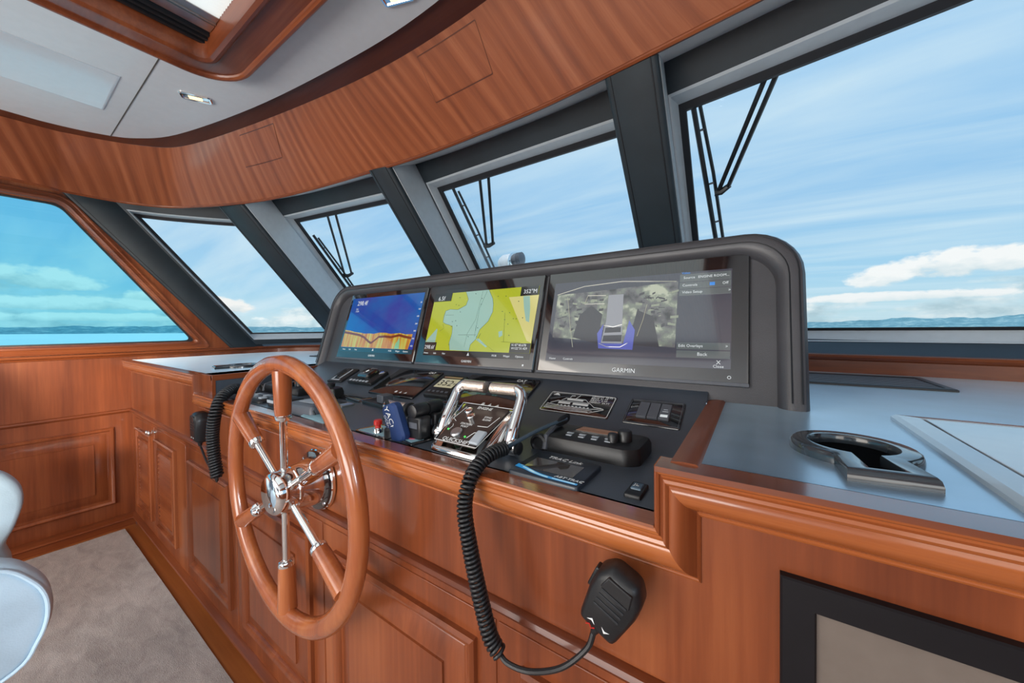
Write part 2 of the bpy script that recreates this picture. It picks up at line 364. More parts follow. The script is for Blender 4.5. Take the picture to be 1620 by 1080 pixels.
# ------------------------------------------------------------------ setting: floor, walls, ceiling
fl = obj('floor', MB().box(-3.5, 1.9, -4.2, .62, -.06, 0), WF, kind='structure')
rug = MB()
nx, ny = 60, 50
gx = [[Vector((-3.287+(1.3+3.287)*i/nx, -3.0+(3.462)*j/ny, .012+random.uniform(-.0012, .0012))) for j in range(ny+1)] for i in range(nx+1)]
rug.add([p for r in gx for p in r], [(i*(ny+1)+j, (i+1)*(ny+1)+j, (i+1)*(ny+1)+j+1, i*(ny+1)+j+1) for i in range(nx) for j in range(ny)])
rug.box(-3.287, 1.3, -3.0, .462, 0, .0108)
m, nt, b = pbsdf('taupe_carpet')
tc = nd(nt, 'ShaderNodeTexCoord'); n1 = nd(nt, 'ShaderNodeTexNoise', i_Scale=7.0, i_Detail=6.0, i_Roughness=.7, i_Distortion=.6); n2 = nd(nt, 'ShaderNodeTexNoise', i_Scale=330.0, i_Detail=3.0)
mpg = nd(nt, 'ShaderNodeMapping'); mpg.inputs['Rotation'].default_value = (0, 0, .5); mpg.inputs['Scale'].default_value = (1, 2.4, 1)
nt.links.new(tc.outputs['Object'], mpg.inputs[0]); nt.links.new(mpg.outputs[0], n1.inputs[0]); nt.links.new(tc.outputs['Object'], n2.inputs[0])
v = math_n(nt, 'ADD', math_n(nt, 'MULTIPLY', n1.outputs[0], .6), math_n(nt, 'MULTIPLY', n2.outputs[0], .4))
r = ramp(nt, [(.35, (.23, .185, .165)), (.5, (.37, .31, .28)), (.65, (.50, .43, .395))]); nt.links.new(v, r.inputs[0]); nt.links.new(r.outputs[0], b.inputs['Base Color'])
b.inputs['Roughness'].default_value = .95; b.inputs['Sheen Weight'].default_value = .3
bp = nd(nt, 'ShaderNodeBump', i_Strength=.55, i_Distance=.004); nt.links.new(n2.outputs[0], bp.inputs['Height']); nt.links.new(bp.outputs[0], b.inputs['Normal'])
tag(obj('rug', rug, m, smooth=False), 'taupe cut-pile rug bound at the edges on the cherry floor', 'rug')

# port wall with side window opening (polygon hole filled by window_1)
wl = thing('wall_left', 'varnished cherry side wall of the wheelhouse', None, (XW, 0, 0), kind='structure')
FW = Fr((XW, 0, 0), (0, 1, 0), (0, 0, 1), (1, 0, 0))
Z1, Z2 = 1.174, 2.02
obj('wall_face', MB().box(-4.2, .53, 0, 1.112, -.05, 0, FW).box(-4.2, 1.25, 1.112, Z1, -.05, 0, FW).box(.53, 1.25, 1.0, 1.112, -.05, 0, FW).box(-4.2, .58, Z2, 2.35, -.05, 0, FW)
    .prism([(.26, Z2), (.867, Z1), (1.22, Z1), (.54, Z2)], -.05, 0, FW).box(-4.2, -2.4, Z1, Z2, -.05, 0, FW), WZ, wl)
def raised(mb, fr, x0, x1, z0, z1, big=1.0):
    k = big
    return mb.ring(fr, x0, x1, z0, z1, [(0, 0), (0, .013), (.006*k, .019), (.014*k, .016), (.019*k, .009), (.021*k, .0035), (.030*k, .0035), (.032*k, .005), (.080*k, .0145), (.081*k, .019), (.086*k, .0195)], cap=True)
for a, bb in ((-.9, .447), (-2.4, -1.0), (-3.9, -2.5)):
    obj('raised_panel', raised(MB(), FW, a, bb, .148, .64, 1.1), WZ, wl)
TR = [(0, -.012), (.006, -.012), (.013, -.006), (.016, 0), (.013, .008), (.006, .012), (0, .012)]
def hmold(name, y0, y1, z, prof, fr, mat, parent):
    return obj(name, MB().loops([[fr.P(y0, z+h, w) for w, h in prof], [fr.P(y1, z+h, w) for w, h in prof]], closed=True, cap0=True, cap1=True), mat, parent)
hmold('chair_rail', -4.2, .53, .735, TR, FW, WY, wl)
CAP = [(0, -.022), (.010, -.020), (.014, -.014), (.010, -.010), (.026, -.006), (.030, 0), (.026, .007), (0, .009)]
hmold('window_ledge', -4.2, 1.25, 1.108, CAP, FW, WY, wl)
bl = obj('baseboard_left', MB().loops([[FW.P(y, z, w) for w, z in ((0, 0), (.075, 0), (.075, .038), (.082, .044), (.080, .052), (.060, .055), (0, .058))] for y in (-4.2, .52)], cap0=True, cap1=True), WY, kind='structure')
# side window: trim + glass
w1 = thing('window_1', 'tinted side window with slanted forward edge in varnished cherry trim', None, (XW, 0, Z1), kind='structure')
SW = [(-2.3, Z1), (.867, Z1), (.26, Z2), (-2.3, Z2)]
def inset(poly, d):
    n = len(poly); out = []
    for i in range(n):
        p0, p1, p2 = Vector(poly[i-1]), Vector(poly[i]), Vector(poly[(i+1) % n])
        e1, e2 = (p1-p0).normalized(), (p2-p1).normalized(); n1, n2 = Vector((-e1.y, e1.x)), Vector((-e2.y, e2.x))
        b = (n1+n2).normalized(); out.append(tuple(p1+b*(d/max(.35, b.dot(n1)))))
    return out
def roundpoly(poly, R, seg=5):
    n = len(poly); out = []
    for i in range(n):
        p0, p1, p2 = Vector(poly[i-1]), Vector(poly[i]), Vector(poly[(i+1) % n])
        a = p1+(p0-p1).normalized()*R; c = p1+(p2-p1).normalized()*R
        for k in range(seg+1):
            t = k/seg; out.append(tuple((1-t)**2*a+2*t*(1-t)*p1+t*t*c))
    return out
loops = []
for d, w in ((-.055, .002), (-.053, .012), (-.045, .014), (-.040, .010), (-.028, .012), (-.020, .018), (-.010, .016), (-.004, .006), (-.002, -.03)):
    loops.append([FW.P(a, bb, w) for a, bb in roundpoly(inset(SW, d), .045-d*.5)])
obj('window_frame', MB().loops(loops), WY, w1)
lp = [[FW.P(a, bb, w) for a, bb in roundpoly(inset(SW, d), .045)] for d, w in ((-.004, -.018), (.010, -.018), (.010, -.03))]
obj('seal', MB().loops(lp), RUBBER, w1)
obj('pane', MB().prism(roundpoly(inset(SW, -.002), .045), -.034, -.028, FW), TINT, w1)
# starboard and aft enclosure, largely outside the picture
wr_ = thing('wall_right', 'cherry starboard wall with a long window opening', None, (1.62, 0, 0), kind='structure')
FR_ = Fr((1.62, 0, 0), (0, 1, 0), (0, 0, 1), (-1, 0, 0))
obj('wall_face', MB().box(-4.2, 1.3, 0, 1.174, -.05, 0, FR_).box(-4.2, 1.3, 2.02, 2.35, -.05, 0, FR_).box(.5, 1.3, 1.174, 2.02, -.05, 0, FR_).box(-4.2, -2.6, 1.174, 2.02, -.05, 0, FR_), WZ, wr_)
wb = thing('wall_back', 'cherry aft bulkhead with wide door openings', None, (-1, -4.2, 0), kind='structure')
obj('wall_face', MB().box(-3.5, -2.9, -4.25, -4.2, 0, 2.35).box(-1.2, -.7, -4.25, -4.2, 0, 2.35).box(1.0, 1.7, -4.25, -4.2, 0, 2.35).box(-3.5, 1.7, -4.25, -4.2, 2.0, 2.35).box(-2.9, -1.2, -4.25, -4.2, 0, .5), WZ, wb)

# ceiling: white vinyl panels with curved forward edge
CE = [(-2.892, -4.2), (-2.892, -1), (-2.892, .0), (-2.887, .20), (-2.835, .36), (-2.748, .471), (-2.523, .586), (-1.94, .72), (-1.339, .802), (-.92, .829)]
def both(pts): return [Vector((x, y, 0)) for x, y in pts]+[Vector((mir(x), y, 0)) for x, y in reversed(pts[:-1])]
ce = cr(both(CE), 6)
ceil = thing('ceiling', 'white vinyl headliner with a curved forward edge', None, (-.92, 0, 2.3), kind='structure')
SKX0, SKX1, SKY0, SKY1 = -1.815, -.10, -.95, .61
hole = rrect(SKX0+.02, SKX1-.02, SKY0+.02, SKY1-.02, .15, 6)
bm = bmesh.new()
ov = [bm.verts.new((p.x, p.y, 2.288)) for p in ce]; hv = [bm.verts.new((x, y, 2.288)) for x, y in hole]
ed = [bm.edges.new((ov[i], ov[(i+1) % len(ov)])) for i in range(len(ov))]+[bm.edges.new((hv[i], hv[(i+1) % len(hv)])) for i in range(len(hv))]
bmesh.ops.triangle_fill(bm, use_beauty=True, edges=ed)
mbc = MB(); bm.verts.ensure_lookup_table(); bm.verts.index_update()
mbc.add([v.co.copy() for v in bm.verts], [tuple(v.index for v in f.verts) for f in bm.faces]); bm.free()
mbc.loops([[Vector((p.x, p.y, 2.288)) for p in ce], [Vector((p.x, p.y, 2.302)) for p in ce]], closed=False)
obj('headliner_panel', mbc, CEILM, ceil, ang=20)
# roof deck over it (keeps daylight out), with skylight opening
obj('roof_deck', MB().box(-3.6, SKX0, -4.3, 1.2, 2.33, 2.45).box(SKX1, 1.9, -4.3, 1.2, 2.33, 2.45).box(SKX0, SKX1, -4.3, SKY0, 2.33, 2.45).box(SKX0, SKX1, SKY1, 1.35, 2.33, 2.45), WD, ceil)
for p in ((-2.83, -1.83), (mir(-1.83), mir(-2.83))):
    obj('seam', MB().box(p[0], p[1], .388, .392, 2.2868, 2.2885), SEAM, ceil)
# inset rectangle (flush speaker/vent panel) at port side
obj('inset_panel', MB().ring(Fr((0, 0, 2.288), X, -Y, -Z), -2.515, -2.135, -.327, .9, [(0, 0), (.001, .0025), (.005, .003), (.009, .0012), (.010, .0008)], cap=True), CEILP, ceil)
# dark strip behind the headliner edge, above the valance
VT = [(-3.03, -4.2), (-3.03, -1), (-3.013, .057), (-2.983, .287), (-2.854, .526), (-2.666, .655), (-2.108, .787), (-1.413, .90), (-.92, .93)]
VB = [(-3.13, -4.2), (-3.13, -1), (-3.141, .052), (-3.175, .275), (-3.145, .52), (-2.97, .725), (-2.383, .972), (-1.44, 1.11), (-.92, 1.135)]
NB = 10
vt = cr(both(VT), NB); vb = cr(both(VB), NB)
top = thing('trim_1', 'dark cherry strip between headliner and valance', None, (-.92, .9, 2.3), kind='structure')
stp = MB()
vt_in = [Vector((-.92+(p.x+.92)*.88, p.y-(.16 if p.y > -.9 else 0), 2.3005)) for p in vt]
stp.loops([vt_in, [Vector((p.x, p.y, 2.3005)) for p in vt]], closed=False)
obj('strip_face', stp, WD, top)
val = thing('trim_2', 'curved cherry valance with ribbon-striped veneer over the windscreen', None, (-.92, 1.1, 2.03), kind='structure')
def vpoint(i, t, off=0):
    a = Vector((vb[i].x, vb[i].y, 2.03)); c = Vector((vt[i].x, vt[i].y, 2.30)); p = a.lerp(c, t)
    j, k = max(0, i-1), min(len(vb)-1, i+1); tan = (vb[k]-vb[j]).normalized(); n = tan.cross((c-a).normalized()).normalized()
    return p+n*off
def vsurf(rows, i0, i1, off=0.0):
    me = MB(); 
    for t in rows: me.v += [vpoint(i, t, off) for i in range(i0, i1+1)]
    n = i1-i0+1
    me.f = [(r*n+i, r*n+i+1, (r+1)*n+i+1, (r+1)*n+i) for r in range(len(rows)-1) for i in range(n-1)]
    return me
arc = [0]
for i in range(1, len(vb)): arc.append(arc[-1]+(vb[i]-vb[i-1]).length)
def uvval(o, n, cols, rows, i0):
    me = o.data; uvl = me.uv_layers.new(name='UVMap')
    inv = {}
    for li, lo in enumerate(me.loops):
        co = me.vertices[lo.vertex_index].co+BASE[o.name]
        best = min(range(i0, i0+n), key=lambda i: (Vector((vb[i].x, vb[i].y, 2.03)).lerp(Vector((vt[i].x, vt[i].y, 2.3)), max(0, min(1, (co.z-2.03)/.27)))-co).length_squared)
        uvl.data[li].uv = (arc[best]+(co.z-2.03)*.5, co.z-2.03)
def vpanel(name, i0, i1, t0, t1, off):
    o = obj(name, vsurf([t0+(t1-t0)*k/4 for k in range(5)], i0, i1, off), WV, val, ang=60)
    uvval(o, i1-i0+1, 0, 0, i0); return o
NV = len(vb)
vpanel('valance_face', 0, NV-1, 0.03, 1, 0)
# rolled lower lip and its underside
lip = MB(); loops = []
for i in range(NV):
    a = vpoint(i, 0); j, k = max(0, i-1), min(NV-1, i+1); tan = (vb[k]-vb[j]).normalized(); out = Vector((-tan.y, tan.x, 0))
    loops.append([a+Vector((0, 0, dz))+out*d for d, dz in ((.004, .022), (-.004, .020), (-.006, .012), (-.004, .003), (.002, -.002), (.010, 0), (.012, .002))])
lip.loops(loops, closed=False)
obj('lower_lip', lip, WX, val)
sf = MB(); loops = []
for i in range(NV):
    a = vpoint(i, 0); j, k = max(0, i-1), min(NV-1, i+1); tan = (vb[k]-vb[j]).normalized(); out = Vector((-tan.y, tan.x, 0))
    loops.append([a+Vector((0, 0, dz))+out*d for d, dz in ((.010, .001), (.05, .022), (.18, .083), (.23, .106))])
sf.loops(loops, closed=False)
obj('soffit', sf, SOFF, val)
def access(name, xa, xb, ta, tb):
    i0 = min(range(NV), key=lambda i: abs(vb[i].x-xa)+(0 if vb[i].y > .2 else 9)); i1 = min(range(NV), key=lambda i: abs(vb[i].x-xb)+(0 if vb[i].y > .2 else 9))
    g = MB()
    rowsn = [ta, tb]
    # narrow joint lines around the panel
    for t in (ta, tb):
        g2 = vsurf([t-.005, t+.005], i0, i1, .0012); g.add(g2.v, g2.f)
    for i in (i0, i1):
        a, c = vpoint(i, ta, .0012), vpoint(i, tb, .0012); d = X*.0014; g.add([a-d, a+d, c+d, c-d], [(0, 1, 2, 3)])
    obj('joint', g, WD, val, smooth=False)
    vpanel('access_panel', i0, i1, ta+.012, tb-.012, .0014)
access('access_panel', -1.075, -.79, .47, .93)
access('access_panel', -2.50, -2.20, .52, .93)

# ------------------------------------------------------------------ windscreen: bands, windows, pillars
def gl_at(p, z): return Vector((p[0], p[1]+RK*(2.011-z), z))      # glass plane point from plan point at z 2.011
GA = cr([Vector((-3.40, .60, 0)), Vector((-3.33, .76, 0)), Vector((-3.15, 1.03, 0)), Vector((-2.99, 1.165, 0)), Vector((-2.84, 1.235, 0))], 4)
WINS = {
 'window_2': [(p.x, p.y) for p in GA],
 'window_3': [(-2.673, 1.27), (-1.66, 1.428)],
 'window_4': [(-1.44, 1.427+.03), (-.41, 1.427+.03)],
 'window_5': [(-.2025, 1.425), (.382, 1.345), (.83, 1.27)],
 'window_6': [(mir(p.x), p.y) for p in reversed(GA)]}
LABW = {'window_2': 'curved corner windscreen pane beside the side window', 'window_3': 'raked windscreen pane second from the side window', 'window_4': 'raked windscreen pane behind the middle of the display hood', 'window_5': 'wide raked windscreen pane beyond the open counter', 'window_6': 'curved starboard corner windscreen pane'}
ZT, ZB = 2.011, 1.232
for nm, pl in WINS.items():
    w = thing(nm, LABW[nm], None, (pl[0][0], pl[0][1], ZB), kind='structure')
    def loop(dx, dy, zt, zb):
        n = len(pl); pts = []
        for k, (x, y) in enumerate(pl):
            s = -dx if k == 0 else (dx if k == n-1 else 0)
            t = (Vector(pl[min(k+1, n-1)])-Vector(pl[max(k-1, 0)])).normalized()
            pts.append((x+t.x*s, y+t.y*s))
        nn = []
        for k, (x, y) in enumerate(pts):
            t = (Vector(pl[min(k+1, n-1)])-Vector(pl[max(k-1, 0)])).normalized(); nx_, ny_ = -t.y, t.x
            nn.append((x+nx_*dy, y+ny_*dy))
        return [gl_at(p, zt) for p in nn]+[gl_at(p, zb) for p in reversed(nn)]
    g0 = loop(.012, .0, ZT+.01, ZB-.01)
    g1 = loop(.0, -.004, ZT, ZB)
    g2 = loop(.0, -.016, ZT, ZB)
    g3 = loop(.022, -.020, ZT+.018, ZB-.012)
    g4 = loop(.028, -.082, ZT+.018, ZB-.050)
    g5 = loop(.034, -.086, ZT+.024, ZB-.056)
    ext = .12 if nm not in ('window_2', 'window_6') else .05
    g6 = loop(ext, -.086, 2.14, ZB-.095)
    obj('pane', MB().add(g0, [tuple(range(len(g0)))]), GLASS, w, smooth=False)
    obj('seal', MB().loops([g0, g1, g2, g3]), RUBBER, w, ang=25)
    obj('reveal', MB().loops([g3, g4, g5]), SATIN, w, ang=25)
    obj('window_frame', MB().loops([g5, g6]), LEAP, w, ang=25)
# sill bright line
PIL = [(-3.405, .315, -3.40, .55, 1), (-2.82, .845, -2.64, .908, 0), (-1.591, 1.084, -1.463, 1.108, 0), (-.397, 1.114, -.234, 1.101, 0)]
PIL += [(mir(-2.64), .908, mir(-2.82), .845, 0), (mir(-3.40), .55, mir(-3.405), .315, 1)]
PL = ['broad leather-wrapped pillar beside the side window', 'leather-wrapped pillar between the corner pane and the next pane', 'leather-wrapped pillar left of the middle pane', 'leather-wrapped pillar with piped edges right of the middle pane', 'starboard pillar beyond the wide pane', 'starboard corner pillar']
for k, (xa, ya, xb, yb, side) in enumerate(PIL):
    t = thing('window_pillar', PL[k], None, (xa, ya, 1.1), kind='structure')
    z0, z1 = (1.105, 2.034) if not side else (1.105, 2.2)
    d = Vector((xb-xa, yb-ya, 0)); L_ = d.length; d.normalize()
    rk = Vector((0, .83, -1)).normalized()
    nrm = rk.cross(d).normalized()
    if nrm.y > 0 and not side: nrm = -nrm
    if side: nrm = Vector((1 if k == 0 else -1, 0, 0))
    o = Vector((xa, ya, 2.03))
    fr = Fr(o, d, rk, nrm)
    v0, v1 = -(z1-2.03)/abs(rk.z), (2.03-z0)/abs(rk.z)
    dep = .19 if not side else .05; bx_ = {3: -.034, 2: .004}.get(k, .01)
    bx = MB().loops([[fr.P(a, v, c) for a, c in ((-.0, -dep), (-.0, -.010), (.004, -.003), (.012, 0), (L_-.012, 0), (L_-.004, -.003), (L_, -.010), (L_+bx_, -dep))] for v in (v0, v1)], cap0=True, cap1=True)
    obj('leather_wrap', bx, LEAP, t, ang=50)
    if not side:
        sgn = 1
        obj('sky_lit_side', MB().prism([(L_+bx_*.1+.0005, -.020), (L_+bx_*.1+.004, -.020), (L_+bx_+.004, -dep-.01), (L_+bx_+.0005, -dep-.01)], v0, v1, Fr(fr.o, fr.u, fr.n, fr.v)), SATIN, t, smooth=False)  # pale face: sky light grazing the leather side, put into the colour
    for a in (.020, L_-.020):
        obj('piping', MB().tube([fr.P(a, v0, .0), fr.P(a, v1, .0)], .0022, 6), RUBBER, t)
# ledge / cap running round under the windscreen
LD = [(-3.42, 1.20), (-3.36, 1.42), (-3.22, 1.57), (-2.95, 1.69), (-2.44, 1.77), (-2.01, 1.81), (-1.4, 1.85), (-.92, 1.86)]
ld = cr(both(LD), 6)
def ledge_profile(prof):
    loops = []
    for i, p in enumerate(ld):
        j, k = max(0, i-1), min(len(ld)-1, i+1); t = (ld[k]-ld[j]).normalized(); out = Vector((-t.y, t.x, 0))
        zz = 1.115+.015*min(1, max(0, (p.x+3.42)/2.5))
        loops.append([Vector((p.x, p.y, zz+h))+out*w for w, h in prof])
    return MB().loops(loops, closed=False)
ldt = thing('trim_3', 'cherry ledge cap below the windscreen', None, (-.92, 1.8, 1.1), kind='structure')
obj('ledge_cap', ledge_profile([(.0, -.09), (.0, -.020), (-.010, -.014), (-.014, -.006), (-.010, .002), (.0, .004), (.03, .004), (.03, -.01)]), WX, ldt)
obj('sill_pad', ledge_profile([(.028, .002), (.032, .004), (.10, .044), (.17, .062), (.30, .064)]), LEAP, ldt)
obj('sill_highlight', ledge_profile([(.105, .047), (.108, .051), (.112, .052), (.114, .049)]), SATIN, ldt)  # pale strip paints the highlight line along the sill

# ------------------------------------------------------------------ skylight
sk = thing('skylight', 'rectangular overhead hatch in a deep rounded cherry frame', 'skylight', (-.95, -.15, 2.25))
FC = Fr((0, 0, 2.288), X, -Y, -Z)
obj('hatch_frame', MB().rring(FC, SKX0, SKX1, -SKY1, -SKY0, .170, [(0, 0), (0, .020), (.003, .034), (.010, .041), (.018, .041), (.025, .036), (.028, .030), (.030, .030), (.104, .036), (.106, .040), (.112, .045), (.120, .045), (.130, .037), (.134, .02), (.136, -.08)], seg=10), WX, sk, ang=22)
ix0, ix1, iy0, iy1 = SKX0+.136, SKX1-.136, SKY0+.136, SKY1-.136
ch = MB()
for k in range(3): ch.box(ix0+.004+k*.018, ix0+.016+k*.018, iy0, iy1, 2.300+k*.006, 2.34)
ch.box(ix0, ix0+.06, iy0, iy1, 2.335, 2.35)
obj('blind_track', ch, RUBBER, sk)
obj('track_rail', MB().box(ix0+.062, ix0+.105, iy0, iy1, 2.318, 2.335).box(ix0+.108, ix0+.150, iy0, iy1, 2.322, 2.338).box(ix0+.115, ix0+.120, iy0, iy1, 2.316, 2.325), ALU, sk, bevel=.002)
pm, pnt, pb = pbsdf('pleated_blind_fabric')
pnt.nodes.remove(pb); 
tl = nd(pnt, 'ShaderNodeBsdfTranslucent'); tl.inputs[0].default_value = (.92, .90, .86, 1); df = nd(pnt, 'ShaderNodeBsdfDiffuse'); df.inputs[0].default_value = (.85, .83, .79, 1)
mxs = nd(pnt, 'ShaderNodeMixShader'); mxs.inputs[0].default_value = .35; pnt.links.new(tl.outputs[0], mxs.inputs[1]); pnt.links.new(df.outputs[0], mxs.inputs[2]); pnt.links.new(mxs.outputs[0], pnt.nodes['Material Output'].inputs[0])
pls = MB(); x = ix0+.150; loopsA = []; i = 0
while x < ix1:
    loopsA.append([Vector((x, iy0, 2.325+(.006 if i % 2 else 0))), Vector((x, iy1, 2.325+(.006 if i % 2 else 0)))]); x += .0085; i += 1
pls.loops(loopsA, closed=False)
pl_ = obj('pleated_blind', pls, pm, sk, smooth=False)
obj('hatch_glass', MB().box(ix0, ix1, iy0, iy1, 2.40, 2.406), GLASS, sk, smooth=False)

# ceiling spotlights
def spot(x, y, rz):
    t = thing('ceiling_light', 'oblong chrome ceiling light with a warm lens beside the skylight corner', 'ceiling light', (x, y, 2.288), 'ceiling lights')
    f = Fr((x, y, 2.288), (math.cos(rz), math.sin(rz), 0), (math.sin(rz), -math.cos(rz), 0), (0, 0, -1))
    obj('chrome_bezel', MB().rring(f, -.056, .056, -.027, .027, .014, [(0, 0), (.0, .004), (.004, .008), (.010, .008), (.013, .004)], cap=True), CHROME, t)
    obj('lens', MB().rring(f, -.026, .022, -.013, .013, .004, [(0, .004), (.001, .007)], cap=True), LAMP, t)
    return t
spot(-2.054, .544, math.radians(62))
s2 = spot(-.925, .74, math.radians(20)); s2['label'] = 'oblong chrome ceiling light forward of the skylight near the valance top'

# ------------------------------------------------------------------ helm console
con = thing('helm_console', 'cherry helm console with raised panels, rolled molding and dark leather dash', 'console', (-1.2, .53, 0))
FF = Fr((0, .53, 0), X, Z, -Y)        # console front plane
X0, X1 = XW, 1.62
RX0, RX1 = -1.985, -.112              # recess between the dividers
ZS = .985
fp = MB()
fp.box(X0, RX0, .045, ZC-.007, -.02, 0, FF).box(RX1, X1, .045, ZC-.007, -.02, 0, FF).box(RX0, RX1, .045, ZS-.007, -.02, 0, FF)
obj('front_panel', fp, WZ, con, smooth=False)
prof = [(0, -.004), (0, .036), (.002, .0395), (.006, .041), (.010, .0395), (.0125, .0365), (.016, .0355), (.0175, .0385), (.022, .0395), (.0255, .0375), (.0275, .0350), (.031, .0362), (.038, .0365), (.046, .0345), (.054, .0290), (.061, .0210), (.067, .0120), (.0715, .0050), (.0735, .0040), (.0750, .0050), (.078, .0030), (.079, 0)]
path = [((X0, ZC), (0, -1)), ((RX0, ZC), (-.9, -.9)), ((RX0, ZS), (-.9, -1)), ((RX1, ZS), (.66, -1)), ((RX1, ZC), (.66, -.88)), ((X1, ZC), (0, -.88))]
for i in range(len(path)-1):
    (a, oa), (c, oc) = path[i], path[i+1]
    mm = MB().loops([[FF.P(a[0]+oa[0]*d, a[1]+oa[1]*d, w) for d, w in prof], [FF.P(c[0]+oc[0]*d, c[1]+oc[1]*d, w) for d, w in prof]], closed=False)
    obj('edge_molding', mm, WR if i % 2 == 0 else WZ, con, ang=28)
# flat top faces of the molding (sill caps)
WXG = wood('cherry_sill_gloss', 0, D, Mi, L, coat=1.0, rough=.25); WXG.node_tree.nodes['Principled BSDF'].inputs['Coat IOR'].default_value = 2.0
tops = [obj('sill_cap', MB().box(X0, RX0-.004, .49, .530, ZC-.006, ZC+.001), WXG, con), obj('sill_cap', MB().box(RX0, RX1, .49, .527, ZS-.006, ZS+.001), WXG, con), obj('sill_cap', MB().box(RX1+.002, X1, .489, .530, ZC-.006, ZC+.001), WXG, con)]
hmold('front_rail', X0, .005, .733, TR, FF, WX, con); hmold('front_rail', .32, X1, .733, TR, FF, WX, con)
hmold('plinth_ledge', X0, X1, .05, [(0, -.02), (.018, -.014), (.024, -.004), (.022, .004), (0, .010)], FF, WX, con)
obj('plinth', MB().box(X0, X1, .535, .56, 0, .05), WD, con)
def door(x0, x1, z0=.075, z1=.70, ztop=.645, zb=.145, lx=None, rx=None, lou=None, knob=None):
    d = obj('door', MB().box(x0, x1, z0, z1, -.018, .0025, FF), WZ, con, bevel=.0015)
    if lou:
        for (a, c) in lou:
            obj('louvre_frame', MB().ring(FF, a, c, zb, ztop, [(0, .002), (0, .014), (.006, .019), (.013, .016), (.017, .0045), (.047, .0045), (.049, .013), (.056, .015), (.063, .012), (.066, .003)]), WZ, d)
            obj('louvre_shadow_board', MB().box(a+.060, c-.060, zb+.06, ztop-.06, .0026, .0034, FF), WD, d, smooth=False)  # added dark sheet, paints the shade between the slats
            sl = MB(); z = zb+.07
            while z < ztop-.07:
                sl.add([FF.P(a+.066, z, .0145), FF.P(c-.066, z, .0145), FF.P(c-.066, z+.013, .0045), FF.P(a+.066, z+.013, .0045)], [(0, 1, 2, 3)]); sl.add([FF.P(a+.066, z, .0145), FF.P(c-.066, z, .0145), FF.P(c-.066, z-.003, .0125), FF.P(a+.066, z-.003, .0125)], [(0, 1, 2, 3)]); z += .023
            o = obj('louvre_slats', sl, WX, d, smooth=False, kind='stuff')
    else:
        obj('raised_panel', raised(MB(), FF, lx or x0+.05, rx or x1-.05, zb, ztop, 1.0), WZ, d)
    return d
def knob(x, z, d):
    k = obj('knob', MB().lathe([(.012, .003), (.012, .006), (.006, .008), (.006, .018), (.012, .022), (.014, .028), (.011, .034), (.004, .036)], FF.sub(x, z), n=14), CHROME, d, ang=60)
d1 = door(-3.30, -2.862, lou=[(-3.26, -2.90)]); d2 = door(-2.856, -2.285, lou=[(-2.81, -2.43)])
knob(-2.885, .672, d1); knob(-2.835, .676, d2)
door(-2.279, -1.665, lx=-2.21, rx=-1.71); door(-1.659, -1.025, lx=-1.585, rx=-1.085); door(-1.019, -.405, lx=-.955, rx=-.452); door(-.399, .005, lx=-.345, rx=-.05)
door(.40, 1.0); 
# rear wiring door line etc: dividers
obj('divider', MB().prism([(.53, ZS-.05), (1.16, ZS-.05), (1.16, ZC), (.53, ZC)], -1.985, -1.86, Fr((0, 0, 0), Y, Z, X)), LEA, con, smooth=False)
obj('divider_post', MB().box(-1.983, -1.858, .518, .531, ZS, ZC), WZ, con, bevel=.001)
obj('divider_trim', MB().box(-1.872, -1.857, .518, 1.12, ZC-.022, ZC+.0015), WY, con, bevel=.002)
obj('divider_trim', MB().loops([[Vector((x, y, z)) for x, z in ((-.099, ZS-.02), (-.099, ZC-.006), (-.095, ZC+.002), (-.080, ZC+.004), (-.064, ZC+.0035), (-.058, ZC-.002), (-.058, ZC-.02))] for y in (.515, 1.09)], cap0=True, cap1=True), WY, con, ang=50)
# dash: flat shelf and rear slope
s25, c25 = math.sin(math.radians(25)), math.cos(math.radians(25))
FLAT = Fr((0, 0, ZS), X, Y, Z)
SLP = Fr((0, .78, ZS), X, (0, c25, s25), (0, -s25, c25))
dash = MB().loops([[Vector((x, .527, ZS-.02)), Vector((x, .527, ZS)), Vector((x, .76, ZS)), Vector((x, .785, ZS+.003)), Vector((x, .80, ZS+.010)), SLP.P(x, .262), SLP.P(x, .262, -.03)] for x in (-1.862, -.097)], closed=False)
obj('dash_panel', dash, LEA, con, ang=30)

# ------------------------------------------------------------------ counters (continuous leather worktop)
ctr = thing('worktop', 'blue-black leather counter spreading behind and either side of the helm', 'counter', (-.9, 1.2, ZC))
edge = [(p.x, p.y+.004) for p in reversed(ld)]
wt = MB().box(-3.42, -1.868, .53, 1.05, ZC-.018, ZC).box(-.064, 1.62, .53, 1.05, ZC-.018, ZC).prism([(-3.42, 1.05), (1.60, 1.05)]+edge, ZC-.018, ZC)
obj('leather_top', wt, LEAC, ctr, smooth=False)

